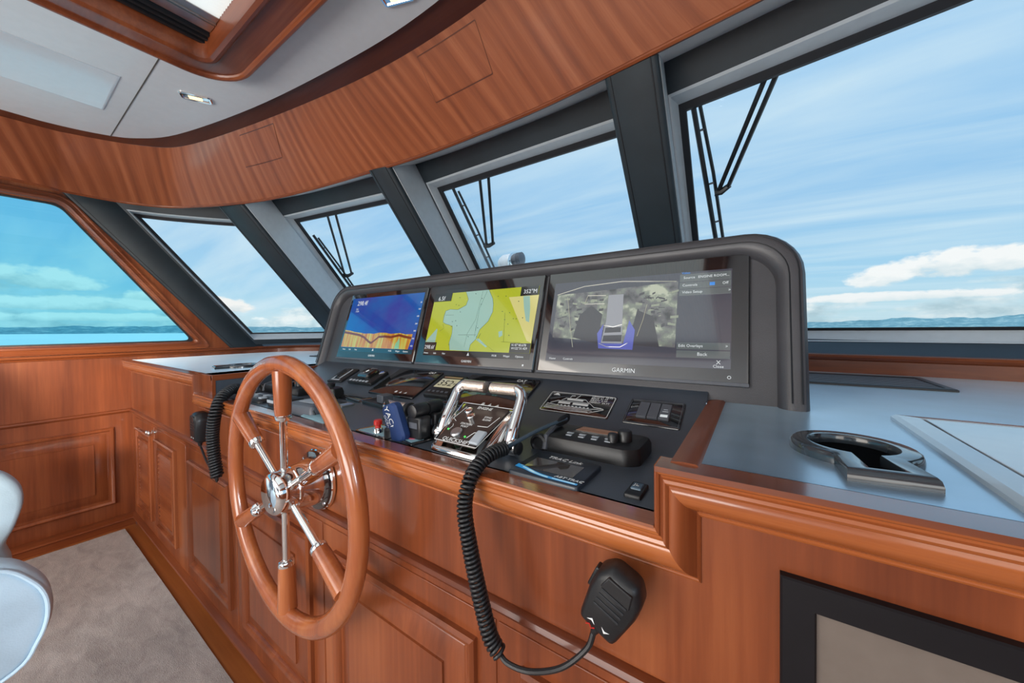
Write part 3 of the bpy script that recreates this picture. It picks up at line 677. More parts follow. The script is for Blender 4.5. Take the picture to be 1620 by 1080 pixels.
# ------------------------------------------------------------------ display hood
hood = thing('display_hood', 'tall dark leather hood with a rolled rim around three displays', 'display hood', (-.9, 1.0, 1.07))
HD = Fr((0, 1.0, 1.10), X, (0, .295, .955), (0, -.955, .295))
def arch(x0, x1, v0, v1, R, seg=8):
    out = [(x0, v0)]
    for cx, a0 in ((x0+R, 180), (x1-R, 90)):
        for k in range(seg+1):
            a = math.radians(a0-90*k/seg); out.append((cx+R*math.cos(a), v1-R+R*math.sin(a)))
    return out+[(x1, v0)]
HX0, HX1, HV = -1.912, .094, .394
hb = MB()
prof = [(.055, -.004), (.052, .012), (.046, .022), (.034, .030), (.018, .032), (.006, .027), (0, .015), (-.002, 0), (0, -.06), (.010, -.16), (.04, -.26), (.09, -.34)]
loops = []
for d, w in prof:
    pts = arch(HX0+d, HX1-d, -.036, HV-d, .115-d*.5)
    loops.append([HD.P(a, b_-(.12*(-w) if w < -.05 else 0), w) if i not in (0, len(pts)-1) else Vector((a, HD.P(a, b_, w).y, ZC)) for i, (a, b_) in enumerate(pts)])
hb.loops(loops, closed=False)
hb.f.append(tuple(len(hb.v)-len(loops[-1])+i for i in range(len(loops[-1]))))
obj('padded_rim', hb, LEAH, hood, ang=40)
pts = arch(HX0+.05, HX1-.05, -.037, HV-.05, .09)
ff = [HD.P(a, b_, 0) for a, b_ in pts]
obj('face_panel', MB().add(ff, [tuple(range(len(ff)))]), LEAH, hood, smooth=False)
# stitched seams following the rim
for d, w in ((.012, .0305), (.030, .0312)):
    obj('seam_piping', MB().tube([HD.P(a, b_, w) for a, b_ in arch(HX0+d, HX1-d, -.03, HV-d, .11-d*.5)], .0014, 5), RUBBER, hood)

# ------------------------------------------------------------------ three displays
def display(x0, x1, label, v1=.346):
    t = thing('chart_display', label, 'display', tuple(HD.P((x0+x1)/2, 0, 0)), 'flush helm displays')
    obj('bezel', MB().rring(HD, x0, x1, 0, v1, .008, [(0, 0), (0, .008), (.003, .011), (.006, .0115)], cap=True, seg=3), BLKG, t, ang=30)
    obj('lower_lip', MB().box(x0+.001, x1-.001, .0005, .009, .0, .0145, HD), GREY, t, bevel=.001)
    return t
def layer(name, t, mat, pts, lv): return obj(name, flat(MB(), HD, pts, .0118+lv*.0004), mat, t, smooth=False)
d1 = display(-1.757, -1.180, 'display nearest the side window showing a blue and orange sonar picture')
LV0 = .0
layer('sonar_picture', d1, E_BLUE, [(-1.735, .06), (-1.195, .06), (-1.195, .318), (-1.735, .318)], 1)
layer('sonar_seabed', d1, E_BED, [(-1.735, .062), (-1.225, .06), (-1.217, .104), (-1.215, .128), (-1.26, .127), (-1.30, .133), (-1.363, .129), (-1.40, .134), (-1.448, .135), (-1.49, .129), (-1.523, .131), (-1.56, .130), (-1.599, .135), (-1.65, .139), (-1.689, .146), (-1.735, .150)], 2)
top_l = [(-1.735, .143), (-1.686, .138), (-1.60, .128), (-1.56, .118), (-1.51, .095), (-1.493, .090), (-1.470, .103), (-1.445, .120), (-1.40, .122), (-1.356, .119), (-1.301, .128), (-1.26, .121), (-1.217, .116)]
layer('sonar_bottom_line', d1, E_BEDD, top_l+[(a, b_-.011) for a, b_ in reversed(top_l)], 3)
layer('sonar_return', d1, E_FISH, [(-1.315, .061), (-1.283, .061), (-1.288, .095), (-1.297, .112), (-1.302, .098), (-1.312, .085)], 4)
layer('menu_bar', d1, E_TEAL, [(-1.735, .040), (-1.195, .040), (-1.195, .060), (-1.735, .060)], 1)
def st(s, a, b_, size, mat, t, al='LEFT', name='lettering', it=False): return text(s, HD.sub(a, b_, .0140), size, mat, t, name, al, 0, it)
st("298.4f", -1.685, .288, .034, E_W, d1); st('52.1\n11:24', -1.685, .252, .012, E_W, d1)
for k, vv in enumerate((.272, .241, .208, .174, .142, .108, .075)): st(str((k+1)*60), -1.198, vv, .010, E_W, d1, 'RIGHT')
for a, s in ((-1.70, 'Home'), (-1.65, 'Gain'), (-1.60, 'Freq'), (-1.34, 'MOB'), (-1.288, 'Waypt'), (-1.235, 'Options')): st(s, a, .050, .010, E_W, d1, 'CENTER')
st('GARMIN', -1.465, .024, .013, E_W, d1, 'CENTER')
def bowtri(a, b_, s): return [(a-s*.5, b_-s*.4), (a+s*.5, b_-s*.4), (a, b_+s*.6)]
layer('position_mark', d1, E_W, bowtri(-1.466, .052, .012), 3)

d2 = display(-1.165, -.598, 'middle display showing a yellow and green chart')
layer('chart_land', d2, E_LAND, [(-1.125, .062), (-.617, .062), (-.617, .303), (-1.125, .303)], 1)
layer('chart_land_bright', d2, E_LANDP, [(-.739, .267), (-.614, .269), (-.618, .098), (-.636, .105)], 2)
water = [(-.953, .303), (-.933, .271), (-.939, .246), (-.978, .229), (-1.02, .232), (-1.044, .226), (-1.048, .202), (-1.047, .178), (-1.029, .17), (-1.01, .166), (-.99, .161), (-.985, .13), (-.99, .092), (-.98, .064), (-.882, .063), (-.88, .087), (-.858, .109), (-.848, .145), (-.815, .177), (-.801, .214), (-.805, .245), (-.812, .266), (-.825, .285), (-.837, .303)]
layer('chart_water', d2, E_WATER, water, 3)
layer('chart_water', d2, E_WATER, [(-.677, .267), (-.65, .267), (-.641, .219), (-.637, .17), (-.651, .175), (-.667, .223)], 3)
layer('chart_water', d2, E_WATER, [(-1.074, .152), (-1.125, .095), (-1.069, .094), (-1.07, .146)], 3)
layer('chart_water', d2, E_WATER, [(-.76, .137), (-.744, .141), (-.74, .123), (-.754, .116)], 3)
layer('chart_water', d2, E_WATER, [(-.86, .108), (-.845, .112), (-.80, .082), (-.805, .078)], 3)
sh = MB()
for seg in (water[0:14], water[14:], [(-.85, .112), (-.84, .131), (-.85, .105), (-.80, .085), (-.767, .066)], [(-.951, .125), (-.86, .125)], [(-.868, .16), (-.868, .118)], [(-.866, .30), (-.876, .186), (-.905, .131), (-.909, .078)], [(-.845, .298), (-.867, .231), (-.867, .14)], [(-.745, .208), (-.73, .099)], [(-1.04, .208), (-.995, .207)], [(-.74, .100), (-.66, .098)], [(-1.10, .10), (-1.06, .10)], [(-1.055, .14), (-1.035, .152), (-1.045, .17)]):
    sh.tube([HD.P(a, b_, .0134) for a, b_ in seg], .0006 if len(seg) > 5 else .0004, 4)
obj('chart_lines', sh, E_LINE, d2, smooth=False)
dots = MB()
for k in range(26):
    a, b_ = random.uniform(-1.02, -.66), random.uniform(.08, .29); flat(dots, HD, [(a, b_), (a+.004, b_), (a+.003, b_+.003), (a, b_+.003)], .0136)
obj('chart_soundings', dots, E_LINE, d2, smooth=False, kind='stuff')
for (xa, xb, va, vb_) in ((-1.125, -1.025, .268, .303), (-.690, -.617, .268, .303), (-1.125, -1.058, .062, .094), (-.700, -.617, .062, .096)):
    layer('data_box', d2, E_BOX, [(xa, va), (xb, va), (xb, vb_), (xa, vb_)], 5)
st("6.5f", -1.10, .280, .026, E_W, d2); st("352\u00b0M", -.622, .283, .021, E_W, d2, 'RIGHT'); st("298.6f", -1.122, .073, .022, E_W, d2); st("N 47\u00b040.678\nW122\u00b031.429", -.694, .083, .0115, E_W, d2)
layer('menu_bar', d2, E_BOX, [(-1.125, .040), (-.617, .040), (-.617, .062), (-1.125, .062)], 1)
for a, s in ((-1.107, 'Home'), (-1.057, 'Info'), (-1.008, 'Nav'), (-.761, 'MOB'), (-.708, 'Waypt'), (-.655, 'Options')): st(s, a, .049, .010, E_W, d2, 'CENTER')
layer('position_mark', d2, E_W, bowtri(-.883, .050, .012), 3)
st('GARMIN', -.885, .023, .013, E_W, d2, 'CENTER')
layer('power_mark', d2, E_W, [(-.640, .018), (-.634, .018), (-.634, .024), (-.640, .024)], 3)

d3 = display(-.585, -.012, 'largest-looking display nearest the open counter showing a camera picture and menu')
layer('screen_area', d3, E_PANEL, [(-.555, .041), (-.050, .041), (-.050, .304), (-.555, .304)], 1)
layer('video_picture', d3, E_VID, [(-.541, .118), (-.176, .092), (-.176, .279), (-.30, .272), (-.42, .266), (-.541, .262)], 2)
mk = MB(); mk2 = MB(); rng = random.Random(12)
for k in range(90):
    a = rng.choice([rng.uniform(-.535, -.385), rng.uniform(-.30, -.19)]); b_ = rng.uniform(.135, .245); w_, h_ = rng.uniform(.004, .022), rng.uniform(.002, .010); q = rng.uniform(-.006, .006)
    (mk if rng.random() < .45 else mk2).prism([(a, b_), (a+w_, b_+q), (a+w_, b_+q+h_), (a, b_+h_)], .01275, .0128+.00002*(k % 7), HD)
obj('video_machinery', mk, emis('video_grey_green', (.24, .27, .20), 1), d3, smooth=False, kind='stuff')
obj('video_machinery', mk2, E_VIDD, d3, smooth=False, kind='stuff')
layer('video_dark_area', d3, E_VIDD, [(-.47, .118), (-.39, .098), (-.382, .19), (-.42, .22), (-.455, .19)], 3)
layer('video_dark_area', d3, E_VIDD, [(-.30, .096), (-.215, .092), (-.236, .18), (-.28, .20)], 3)
layer('video_engine', d3, E_VIDL, [(-.368, .251), (-.323, .251), (-.320, .17), (-.316, .10), (-.378, .101), (-.368, .17)], 4)
layer('video_engine_glow', d3, E_BL, [(-.384, .085), (-.285, .083), (-.282, .14), (-.30, .17), (-.312, .10), (-.378, .10), (-.375, .16), (-.392, .13)], 5)
layer('video_dark_area', d3, E_VIDD, [(-.368, .148), (-.322, .150), (-.322, .134), (-.370, .132)], 5)
layer('video_dark_area', d3, E_VIDD, [(-.372, .124), (-.318, .126), (-.318, .106), (-.374, .106)], 5)
pp = MB()
for seg in ([(-.503, .251), (-.484, .16), (-.466, .087)], [(-.254, .215), (-.262, .17), (-.275, .122)], [(-.541, .262), (-.45, .285), (-.33, .292), (-.18, .279)], [(-.434, .253), (-.376, .250)], [(-.442, .225), (-.378, .224)], [(-.434, .253), (-.442, .225)], [(-.384, .10), (-.36, .090), (-.32, .090), (-.30, .102)], [(-.373, .155), (-.345, .150), (-.32, .157)]):
    pp.tube([HD.P(a, b_, .0142) for a, b_ in seg], .0009, 5)
obj('video_pipes', pp, E_VIDR, d3)
for va, vb_ in ((.276, .298), (.256, .274), (.236, .254), (.088, .106), (.066, .085)): layer('menu_row', d3, E_ROW, [(-.172, va), (-.052, va), (-.052, vb_), (-.172, vb_)], 2)
E_VB = emis('menu_blue', (.05, .25, .7), 1)
st('Video', -.168, .301, .009, E_VB, d3); st('Source', -.163, .287, .010, E_W, d3); st('ENGINE ROOM...', -.056, .287, .0095, E_W, d3, 'RIGHT')
st('Controls', -.165, .265, .010, E_W, d3); st('Off', -.058, .265, .010, E_W, d3, 'RIGHT'); st('Video Setup', -.165, .245, .010, E_W, d3); st('>', -.058, .245, .010, E_W, d3)
st('Edit Overlays', -.168, .097, .0105, E_W, d3); st('>', -.062, .097, .010, E_W, d3); st('Back', -.112, .0755, .012, E_W, d3, 'CENTER')
st('X', -.076, .056, .014, E_W, d3, 'CENTER'); st('Close', -.076, .046, .010, E_W, d3, 'CENTER'); st('Home', -.53, .049, .009, E_W, d3, 'CENTER'); st('Controls', -.477, .049, .009, E_W, d3, 'CENTER')
st('GARMIN', -.305, .023, .017, E_W, d3, 'CENTER')
layer('slider_knob', d3, E_VB, [(-.10, .261), (-.088, .261), (-.088, .270), (-.10, .270)], 3)
obj('power_mark', MB().tube([HD.P(-.053+.0035*math.cos(a), .021+.0035*math.sin(a), .0125) for a in [k*.628 for k in range(10)]], .0007, 5, closed=True), E_W, d3)

# ------------------------------------------------------------------ dash instruments on the rear slope
def slab(fr, x0, x1, y0, y1, h, R=.006, bev=.002): return MB().rring(fr, x0, x1, y0, y1, R, [(0, 0), (0, h-bev), (bev*.4, h-bev*.3), (bev, h)], cap=True, seg=4)
t = thing('shift_switch', 'narrow black rocker with silver T-shaped marking near the left divider', 'switch', tuple(SLP.P(-1.53, .13)))
f = SLP.sub(-1.53, .130, 0, 3)
obj('plate', slab(f, -.052, .052, -.052, .052, .008), BLK, t)
obj('silver_mark', flat(flat(flat(MB(), f, [(-.034, -.044), (.030, -.044), (.030, -.036), (-.034, -.036)], .0088), f, [(-.034, -.044), (-.022, -.044), (-.022, -.010), (-.034, -.010)], .0088), f, [(.010, -.03), (.02, -.03), (.02, .044), (.010, .044)], .0088), LGREY, t, smooth=False)
obj('rocker', MB().prism([(-.016, -.03), (.008, -.03), (.008, .045), (-.016, .045)], .006, .014, f), BLKG, t, bevel=.002)
t = thing('joystick_control', 'black control with a curved lever, chrome corner and row of small keys', 'control', tuple(SLP.P(-1.35, .13)))
f = SLP.sub(-1.348, .130)
obj('plate', slab(f, -.082, .082, -.046, .050, .014), BLK, t)
k8 = MB()
for k in range(6): k8.box(-.07+k*.022, -.056+k*.022, -.040, -.030, .013, .016, f)
obj('keys', k8, LGREY, t, bevel=.001)
obj('lever', MB().tube([f.P(-.04, -.01, .02), f.P(-.02, -.01, .026), f.P(0, .01, .03), f.P(.005, .035, .028), f.P(.02, .045, .02)], .005, 8), CHROME, t)
obj('grip_block', MB().rring(f, -.035, .04, -.022, .040, .01, [(0, .013), (0, .026), (.006, .032)], cap=True), BLKG, t)
obj('corner_badge', MB().prism([(.052, .025), (.072, .038), (.06, .045), (.048, .040)], .013, .016, f), CHROME, t)
def engine_display(x0, x1, label):
    t = thing('engine_display', label, 'display', tuple(SLP.P((x0+x1)/2, .125)))
    f = SLP.sub((x0+x1)/2, .128); w = (x1-x0)/2
    obj('glass_face', slab(f, -w, w, -.085, .088, .008), BLKG, t)
    text('CAT', f.sub(.06, .074), .018, WHITE, t, w=.0083)
    obj('touch_icons', flat(flat(flat(MB(), f, [(.012, -.066), (.024, -.066), (.022, -.056), (.014, -.056)], .0084), f, [(.038, -.066), (.050, -.066), (.044, -.055)], .0084), f, [(.064, -.066), (.077, -.064), (.072, -.056)], .0084), WHITE, t, smooth=False)
    return t, f
e1, f = engine_display(-1.232, -.978, 'blank glossy black engine display left of the compass readout')
e2, f = engine_display(-.838, -.556, 'glossy black engine display with rows of green data behind the chrome levers')
E_DIM = emis('dim_green_text', (.06, .16, .14), .8)
for i, s in enumerate(('Engine Speed   Boost   Oil Press', 'Coolant Temp   Load   Fuel Rate', '0 rpm        0.0 psi      0.0')): text(s, f.sub(-.115, .03-.022*i), .015, E_DIM, e2, w=.0084)
t = thing('compass_readout', 'small black instrument reading 352 on a tan screen', 'instrument', tuple(SLP.P(-.89, .13)))
f = SLP.sub(-.890, .130, 0, 1)
obj('case', slab(f, -.060, .060, -.062, .062, .016, R=.010, bev=.006), BLK, t)
obj('tan_screen', flat(MB(), f, [(-.042, -.018), (.042, -.018), (.044, .034), (-.040, .034)], .0164), E_LCD, t, smooth=False)
obj('tan_header', flat(MB(), f, [(-.040, .040), (.044, .040), (.044, .048), (-.040, .048)], .0164), E_LCDB, t, smooth=False)
text('352', f.sub(-.036, .006), .044, BLK, t, w=.0168); text('\u00b0M', f.sub(.028, .004), .016, BLK, t, w=.0168)
kk = MB()
for k in range(5): kk.box(-.045+k*.020, -.033+k*.020, -.046, -.038, .015, .0175, f)
obj('keys', kk, GREY, t, bevel=.001)
t = thing('vessel_plate', 'black plate with a white engraved yacht side view', 'plate', tuple(SLP.P(-.4, .13)))
f = SLP.sub(-.4, .128); yw, yh = .098, .047
obj('plate', slab(f, -yw, yw, -yh, yh, .002, R=.006, bev=.0005), BLKG, t)
obj('border_line', MB().rring(f, -yw+.003, yw-.003, -yh+.003, yh-.003, .006, [(0, .0022), (0, .0028), (.0014, .0028), (.0014, .0022)]), WHITE, t, smooth=False)
yt = MB()
for pl2 in ([(-.085, -.012), (-.04, -.016), (.04, -.018), (.075, -.010), (.078, -.013), (.045, -.032), (-.02, -.034), (-.088, -.030)],):
    yt.tube([f.P(a, b_, .0024) for a, b_ in pl2], .0008, 4, closed=True)
for a0, a1, b0, b1 in ((-.055, -.02, -.006, .002), (-.012, .032, -.006, .002), (-.035, .012, .012, .018)): yt.box(a0, a1, b0, b1, .002, .0026, f)
for seg in ([(-.078, -.008), (-.06, .005), (.035, .006), (.05, -.008), (.07, -.008)], [(-.05, .008), (-.04, .020), (.018, .020), (.03, .008)], [(-.03, .022), (-.028, .033), (-.018, .034)], [(-.012, .021), (-.004, .038)], [(-.085, -.020), (.05, -.024)], [(-.084, -.026), (.04, -.029)]): yt.tube([f.P(a, b_, .0024) for a, b_ in seg], .0007, 4)
for k in range(9): yt.box(-.055+k*.011, -.050+k*.011, -.0145, -.0115, .002, .0026, f)
obj('yacht_drawing', yt, WHITE, t, smooth=False)
text('LENGTH  78 FT\nBEAM  21 FT\nDRAFT  5 FT\nHEIGHT  24 FT', f.sub(.030, .026), .0085, WHITE, t, w=.0024)
obj('crest_mark', flat(MB(), f, [(-.086, .030), (-.064, .030), (-.069, .034), (-.072, .039), (-.078, .039), (-.080, .034)], .0025), WHITE, t, smooth=False)
t = thing('dimmer_panel', 'gloss black wall plate with three grey dimmer keys, one lit white', 'switch panel', tuple(SLP.P(-.2, .127)))
f = SLP.sub(-.202, .127)
obj('plate', slab(f, -.064, .064, -.049, .049, .004, R=.004), BLKG, t)
obj('raised_frame', MB().ring(f, -.060, .060, -.045, .045, [(0, .004), (0, .0052), (.001, .0052), (.001, .004)]), GREY, t, smooth=False)
for k in range(3):
    kx = -.036+k*.025; obj('dimmer_key', MB().box(kx, kx+.0235, -.026, .030, .003, .010, f), GREY, t, bevel=.001)
obj('lit_bar', flat(MB(), f, [(.018, -.021), (.034, -.021), (.034, -.012), (.018, -.012)], .0106), E_W, t, smooth=False)
obj('key_marks', flat(flat(MB(), f, [(.022, .006), (.031, .006), (.031, .008), (.022, .008)], .0106), f, [(.020, -.002), (.033, -.002), (.033, .001), (.020, .001)], .0106), LGREY, t, smooth=False)

# ------------------------------------------------------------------ flat shelf: stabiliser plate, small switch, radio
t = thing('stabiliser_display', 'thin blue and grey touch display with TRAC Link title near the shelf edge', 'display', (-.303, .58, ZS))
f = FLAT.sub(-.3035, .5795)
obj('case', slab(f, -.068, .068, -.054, .056, .008, R=.006), plain('navy_case', (.02, .03, .045), .3), t)
obj('screen_area', flat(MB(), f, [(-.052, -.026), (.046, -.026), (.046, .026), (-.052, .026)], .0086), SMOKE, t, smooth=False)
sw = cr([Vector((-.066, -.020, 0)), Vector((-.045, -.026, 0)), Vector((-.02, -.036, 0)), Vector((.01, -.042, 0)), Vector((.064, -.044, 0))], 4)
obj('blue_swoosh', flat(MB(), f, [(p.x, p.y) for p in sw]+[(.064, -.050), (-.066, -.050)][:0]+[(p.x, p.y-.013+.008*(i/len(sw))) for i, p in reversed(list(enumerate(sw)))], .0090), E_CYAN, t, smooth=False)
obj('light_swoosh', flat(MB(), f, [(p.x, p.y-.003) for p in sw[3:13]]+[(p.x, p.y-.007) for p in reversed(sw[3:13])], .0093), E_CYANL, t, smooth=False)
obj('light_swoosh', flat(MB(), f, [(.018, -.045), (.060, -.045), (.060, -.048), (.018, -.047)], .0093), E_CYANL, t, smooth=False)
text('TRAC Link', f.sub(0, .040), .0155, WHITE, t, align='CENTER', w=.0086, ital=True); text('ABT\u00b7TRAC', f.sub(.018, -.036), .011, WHITE, t, align='LEFT', w=.0095, ital=True)
t = thing('small_rocker_switch', 'small square black switch with a blue cap at the corner of the shelf', 'switch', (-.157, .577, ZS))
f = FLAT.sub(-.1575, .5775)
obj('case', slab(f, -.013, .013, -.026, .026, .006, R=.003), BLK, t)
obj('cap', slab(f, -.0085, .0085, -.006, .018, .009, R=.002), plain('slate_blue', (.08, .14, .20), .3), t)
text('JL', f.sub(-.005, .006), .011, WHITE, t, w=.0094)
def radio(x0, x1, y0, y1, label, scr=E_LCDB, jack=True, name='radio'):
    t = thing('vhf_radio', label, 'radio', ((x0+x1)/2, (y0+y1)/2, ZS), 'marine radios')
    f = FLAT.sub((x0+x1)/2, (y0+y1)/2); w = (x1-x0)/2; h = (y1-y0)/2
    ring_ = lambda d, z: [f.P(a, b_, z) for a, b_ in roundpoly([(-w+d, -h+.018+d), (-w+.022+d, -h+d), (w-.022-d, -h+d), (w-d, -h+.018+d), (w-d, h-d), (-w+d, h-d)], .008, 3)]
    obj('case', MB().loops([ring_(0, 0), ring_(0, .020), ring_(.004, .030), ring_(.012, .034)], cap1=True), BLK, t)
    obj('screen_area', MB().prism([(-w*.38, .0), (w*.45, .0), (w*.50, h*.72), (-w*.33, h*.72)], .033, .0365, f), BLKG, t, bevel=.001)
    obj('lcd', flat(MB(), f, [(-w*.33, .004), (w*.40, .004), (w*.44, h*.62), (-w*.28, h*.62)], .0370), scr, t, smooth=False)
    kk = MB()
    for k in range(4): kk.box(-w*.42+k*w*.25, -w*.42+k*w*.25+.014, -h*.34, -h*.22, .0335, .0355, f); kk.box(-w*.38+k*w*.25, -w*.38+k*w*.25+.012, -h*.62, -h*.50, .0335, .0355, f)
    obj('keys', kk, LGREY, t)
    obj('knob', MB().lathe([(.014, .032), (.014, .052), (.012, .055), (.002, .056)], f.sub(w*.66, -.006), n=16), BLK, t)
    obj('knob', MB().lathe([(.010, .032), (.010, .048), (.008, .051), (.002, .052)], f.sub(w*.50, -h*.45), n=16), BLK, t)
    obj('side_clamp', MB().tube([f.P(-w*.72, -h-.002, .004), f.P(-w*.72, -h*.9, .03), f.P(-w*.72, -h*.2, .042), f.P(-w*.72, h*.4, .040)], .006, 8), GREY, t)
    obj('mic_jack', MB().lathe([(.020, -.006), (.020, .006), (.015, .008), (.012, .004), (.003, .004)], Fr(f.P(-w*.86, -h+.004, .013), X, Z, -Y), n=18), BLK, t)
    return t
radio(-.405, -.180, .668, .782, 'long black radio with an amber-brown screen right of the chrome levers')
radio(-1.80, -1.50, .668, .782, 'long black radio seen through the upper spokes of the wheel')

# ------------------------------------------------------------------ chrome engine control with two crook levers
t = thing('engine_control', 'chrome engine control with dark face plate and two crook-handled levers', 'control', (-.515, .60, ZS))
def sect(k, lift, back=0):
    out = []
    for x, y in rrect(-1, 1, 0, 1, .16, 4):
        hw = .074+.018*y; out.append(Vector((-.517+x*hw*k, .532+(.004+y*.126-(1-k)*.0)*1.0+(1-k)*(.5-y)*.13+back*y, ZS+lift*(.16+.84*y))))
    return out
FQ = Fr((-.517, .538, ZS+.018), X, (0, 1, .50), (0, -.50, 1))
obj('chrome_housing', MB().loops([sect(1, 0), sect(1.0, .030), sect(.98, .062), sect(.93, .078), sect(.88, .080)], cap1=True), CHROME, t, ang=50)
obj('face_plate', MB().loops([[FQ.P(x*(.051+.16*(y+.01)*.6), .008+y*.95, w) for x, y in rrect(-1, 1, 0, .128, .014, 4)] for w in (.0, .006)], cap1=True), plain('brown_black_face', (.045, .034, .031), .22), t)
g = MB()
for seg in ([(-.052, .118), (-.060, .076), (-.046, .068)], [(.056, .100), (.046, .066), (.020, .064)], [(-.046, .058), (-.042, .052), (-.044, .040)], [(.018, .026), (.026, .044), (.036, .046)], [(-.058, .006), (-.074, .132), (.074, .132), (.058, .006), (-.058, .006)]): g.tube([FQ.P(a, b_, .0066) for a, b_ in seg], .0007, 4)
obj('guide_lines', g, WHITE, t)
for a, b_ in ((-.030, .100), (-.012, .084)): obj('mode_button', MB().lathe([(.010, .005), (.010, .014), (.008, .016), (.002, .0165)], FQ.sub(a, b_), n=16), CHROME, t)
obj('port_button', MB().lathe([(.0135, .005), (.0135, .010), (.011, .013), (.002, .0135)], FQ.sub(-.016, .034), n=18), ALU, t)
obj('side_button', MB().box(.034, .058, .012, .050, .005, .012, FQ), LGREY, t, bevel=.003)
text('ENGINE', FQ.sub(0, .121), .012, WHITE, t, align='CENTER', w=.0066); text('STATION\nPORT', FQ.sub(-.012, .060), .008, WHITE, t, align='CENTER', w=.0066); text('SYNC\nSLOW', FQ.sub(.018, .090), .008, WHITE, t, w=.0066)
text('QUICKSHIFT', FQ.sub(0, .013), .014, WHITE, t, align='CENTER', w=.0066)
obj('status_led', MB().lathe([(.0024, .005), (.0024, .008), (.001, .008)], FQ.sub(-.046, .040), n=8).lathe([(.0024, .005), (.0024, .008), (.001, .008)], FQ.sub(.012, .028), n=8), E_GREEN, t)
def crook(sx, gx):
    P = cr([(sx, .598, ZS+.020), (sx, .612, 1.035), (sx-math.copysign(.002, sx-gx), .636, 1.070), (sx-math.copysign(.004, sx-gx), .652, 1.095), (sx+(gx-sx)*.17, .659, 1.108), (sx+(gx-sx)*.42, .661, 1.111), (gx, .661, 1.109)], 6)
    obj('lever', MB().tube(P, [.0125+.002*max(0, 1-i/14) for i in range(len(P))], 14), CHROME, t)
    a, c = P[-11], P[-1]; gr = MB().tube([a.lerp(c, k/6) for k in range(7)]+[c+(c-a)*.02], [.0142]*7+[.011], 16); obj('knurled_grip', gr, KNURL, t)
crook(-.418, -.507); crook(-.612, -.527)
for x in (-.412, -.620): obj('pivot', MB().lathe([(.015, -.012), (.018, -.007), (.018, .007), (.015, .012)], Fr((x, .600, ZS+.020), Y, Z, X), n=18), CHROME, t)
obj('pivot_cap', MB().lathe([(.013, .012), (.013, .018), (.008, .021)], Fr((-.412, .600, ZS+.020), Y, Z, X), n=16), BLK, t)

# ------------------------------------------------------------------ thruster control: two barrel levers
t = thing('thruster_control', 'black twin control with two horizontal barrel handles and pink sticker', 'control', (-.70, .61, ZS))
f = FLAT
obj('base_plate', MB().prism([(-.775, .560), (-.640, .531), (-.628, .60), (-.676, .69), (-.77, .70)], 0, .005, f), BLKG, t, bevel=.001)
obj('blue_label', flat(MB(), f, [(-.735, .556), (-.648, .538), (-.642, .570), (-.71, .585)], .0056), PALE, t, smooth=False)
obj('pink_sticker', MB().lathe([(.013, .0055), (.013, .0064)], FLAT.sub(-.672, .566), n=16), PINK, t)
for y in (.577, .624):
    obj('lever_body', MB().box(-.690, -.642, y-.018, y+.017, .004, .058, f), BLK, t, bevel=.005)
    obj('barrel_handle', MB().lathe([(.010, -.023), (.0155, -.021), (.0165, -.012), (.0165, .014), (.0155, .020), (.008, .022)], Fr((-.666, y, ZS+.070), Z, X, Y), n=20), BLK, t)
    obj('label_mark', MB().box(-.680, -.652, y-.0187, y-.0182, .030, .044, f), GREY, t, smooth=False)

# chrome-barrel joystick on black mount, behind the float
t = thing('joystick', 'polished metal barrel joystick on a black knob beside the dark keypad', 'joystick', (-.82, .68, ZS))
FB = Fr((-.868, .662, ZS+.038), Y, Z, X)
obj('barrel', MB().lathe([(.013, -.022), (.017, -.018), (.017, .060), (.013, .066)], FB, n=20), KNURL, t)
obj('end_ring', MB().lathe([(.019, .056), (.020, .060), (.020, .070), (.012, .075)], FB, n=18), BLK, t); obj('end_ring', MB().lathe([(.012, -.034), (.018, -.030), (.018, -.020), (.012, -.018)], FB, n=18), CHROME, t)
obj('post', MB().lathe([(.022, 0), (.020, .010), (.010, .020), (.010, .040)], FLAT.sub(-.888, .662), n=16), BLK, t)
t = thing('control_keypad', 'flat black keypad with a square knob between the wheel and the joystick', 'keypad', (-1.05, .76, ZS))
f = FLAT.sub(-1.0, .765, 0, -6)
obj('case', slab(f, -.165, .16, -.035, .045, .012, R=.01, bev=.004), BLK, t)
obj('square_knob', MB().box(-.075, -.035, -.025, .015, .012, .040, f), GREY, t, bevel=.003)
kk = MB()
for k in range(5): kk.box(.0+k*.028, .018+k*.028, -.015, .0, .012, .014, f)
obj('keys', kk, LGREY, t, bevel=.001)

# kill-switch panel with red button
t = thing('ignition_panel', 'pale blue edged switch plate with a red button by the key float', 'switch panel', (-.80, .56, ZS))
f = FLAT
obj('plate', MB().prism(roundpoly([(-.862, .531), (-.730, .529), (-.705, .560), (-.835, .606), (-.850, .60)], .010, 3), 0, .004, f), BLKG, t)
obj('label_face', flat(MB(), f, roundpoly(inset([(-.862, .531), (-.730, .529), (-.705, .560), (-.835, .606)], .005), .008, 3), .0046), PALE, t, smooth=False)
obj('button_collar', MB().lathe([(.013, .004), (.012, .012), (.009, .016)], FLAT.sub(-.790, .552), n=16), CHROME, t)
obj('red_button', MB().lathe([(.007, .014), (.007, .022), (.0105, .024), (.0105, .033), (.008, .036), (.002, .036)], FLAT.sub(-.790, .552), n=16), RED, t)
obj('key_switch', MB().lathe([(.013, .004), (.013, .022), (.010, .026), (.002, .026)], FLAT.sub(-.735, .545), n=16), BLK, t)
# second plate with toggle right of float
t = thing('toggle_switch', 'small pale plate with a toggle between the float and the black handles', 'switch panel', (-.78, .64, ZS))
obj('plate', MB().prism(roundpoly([(-.815, .640), (-.745, .612), (-.74, .650), (-.79, .668)], .006, 3), 0, .005, FLAT), PALE, t)
obj('toggle', MB().tube([FLAT.P(-.79, .648, .004), FLAT.P(-.792, .646, .022)], [.004, .003], 8), CHROME, t)
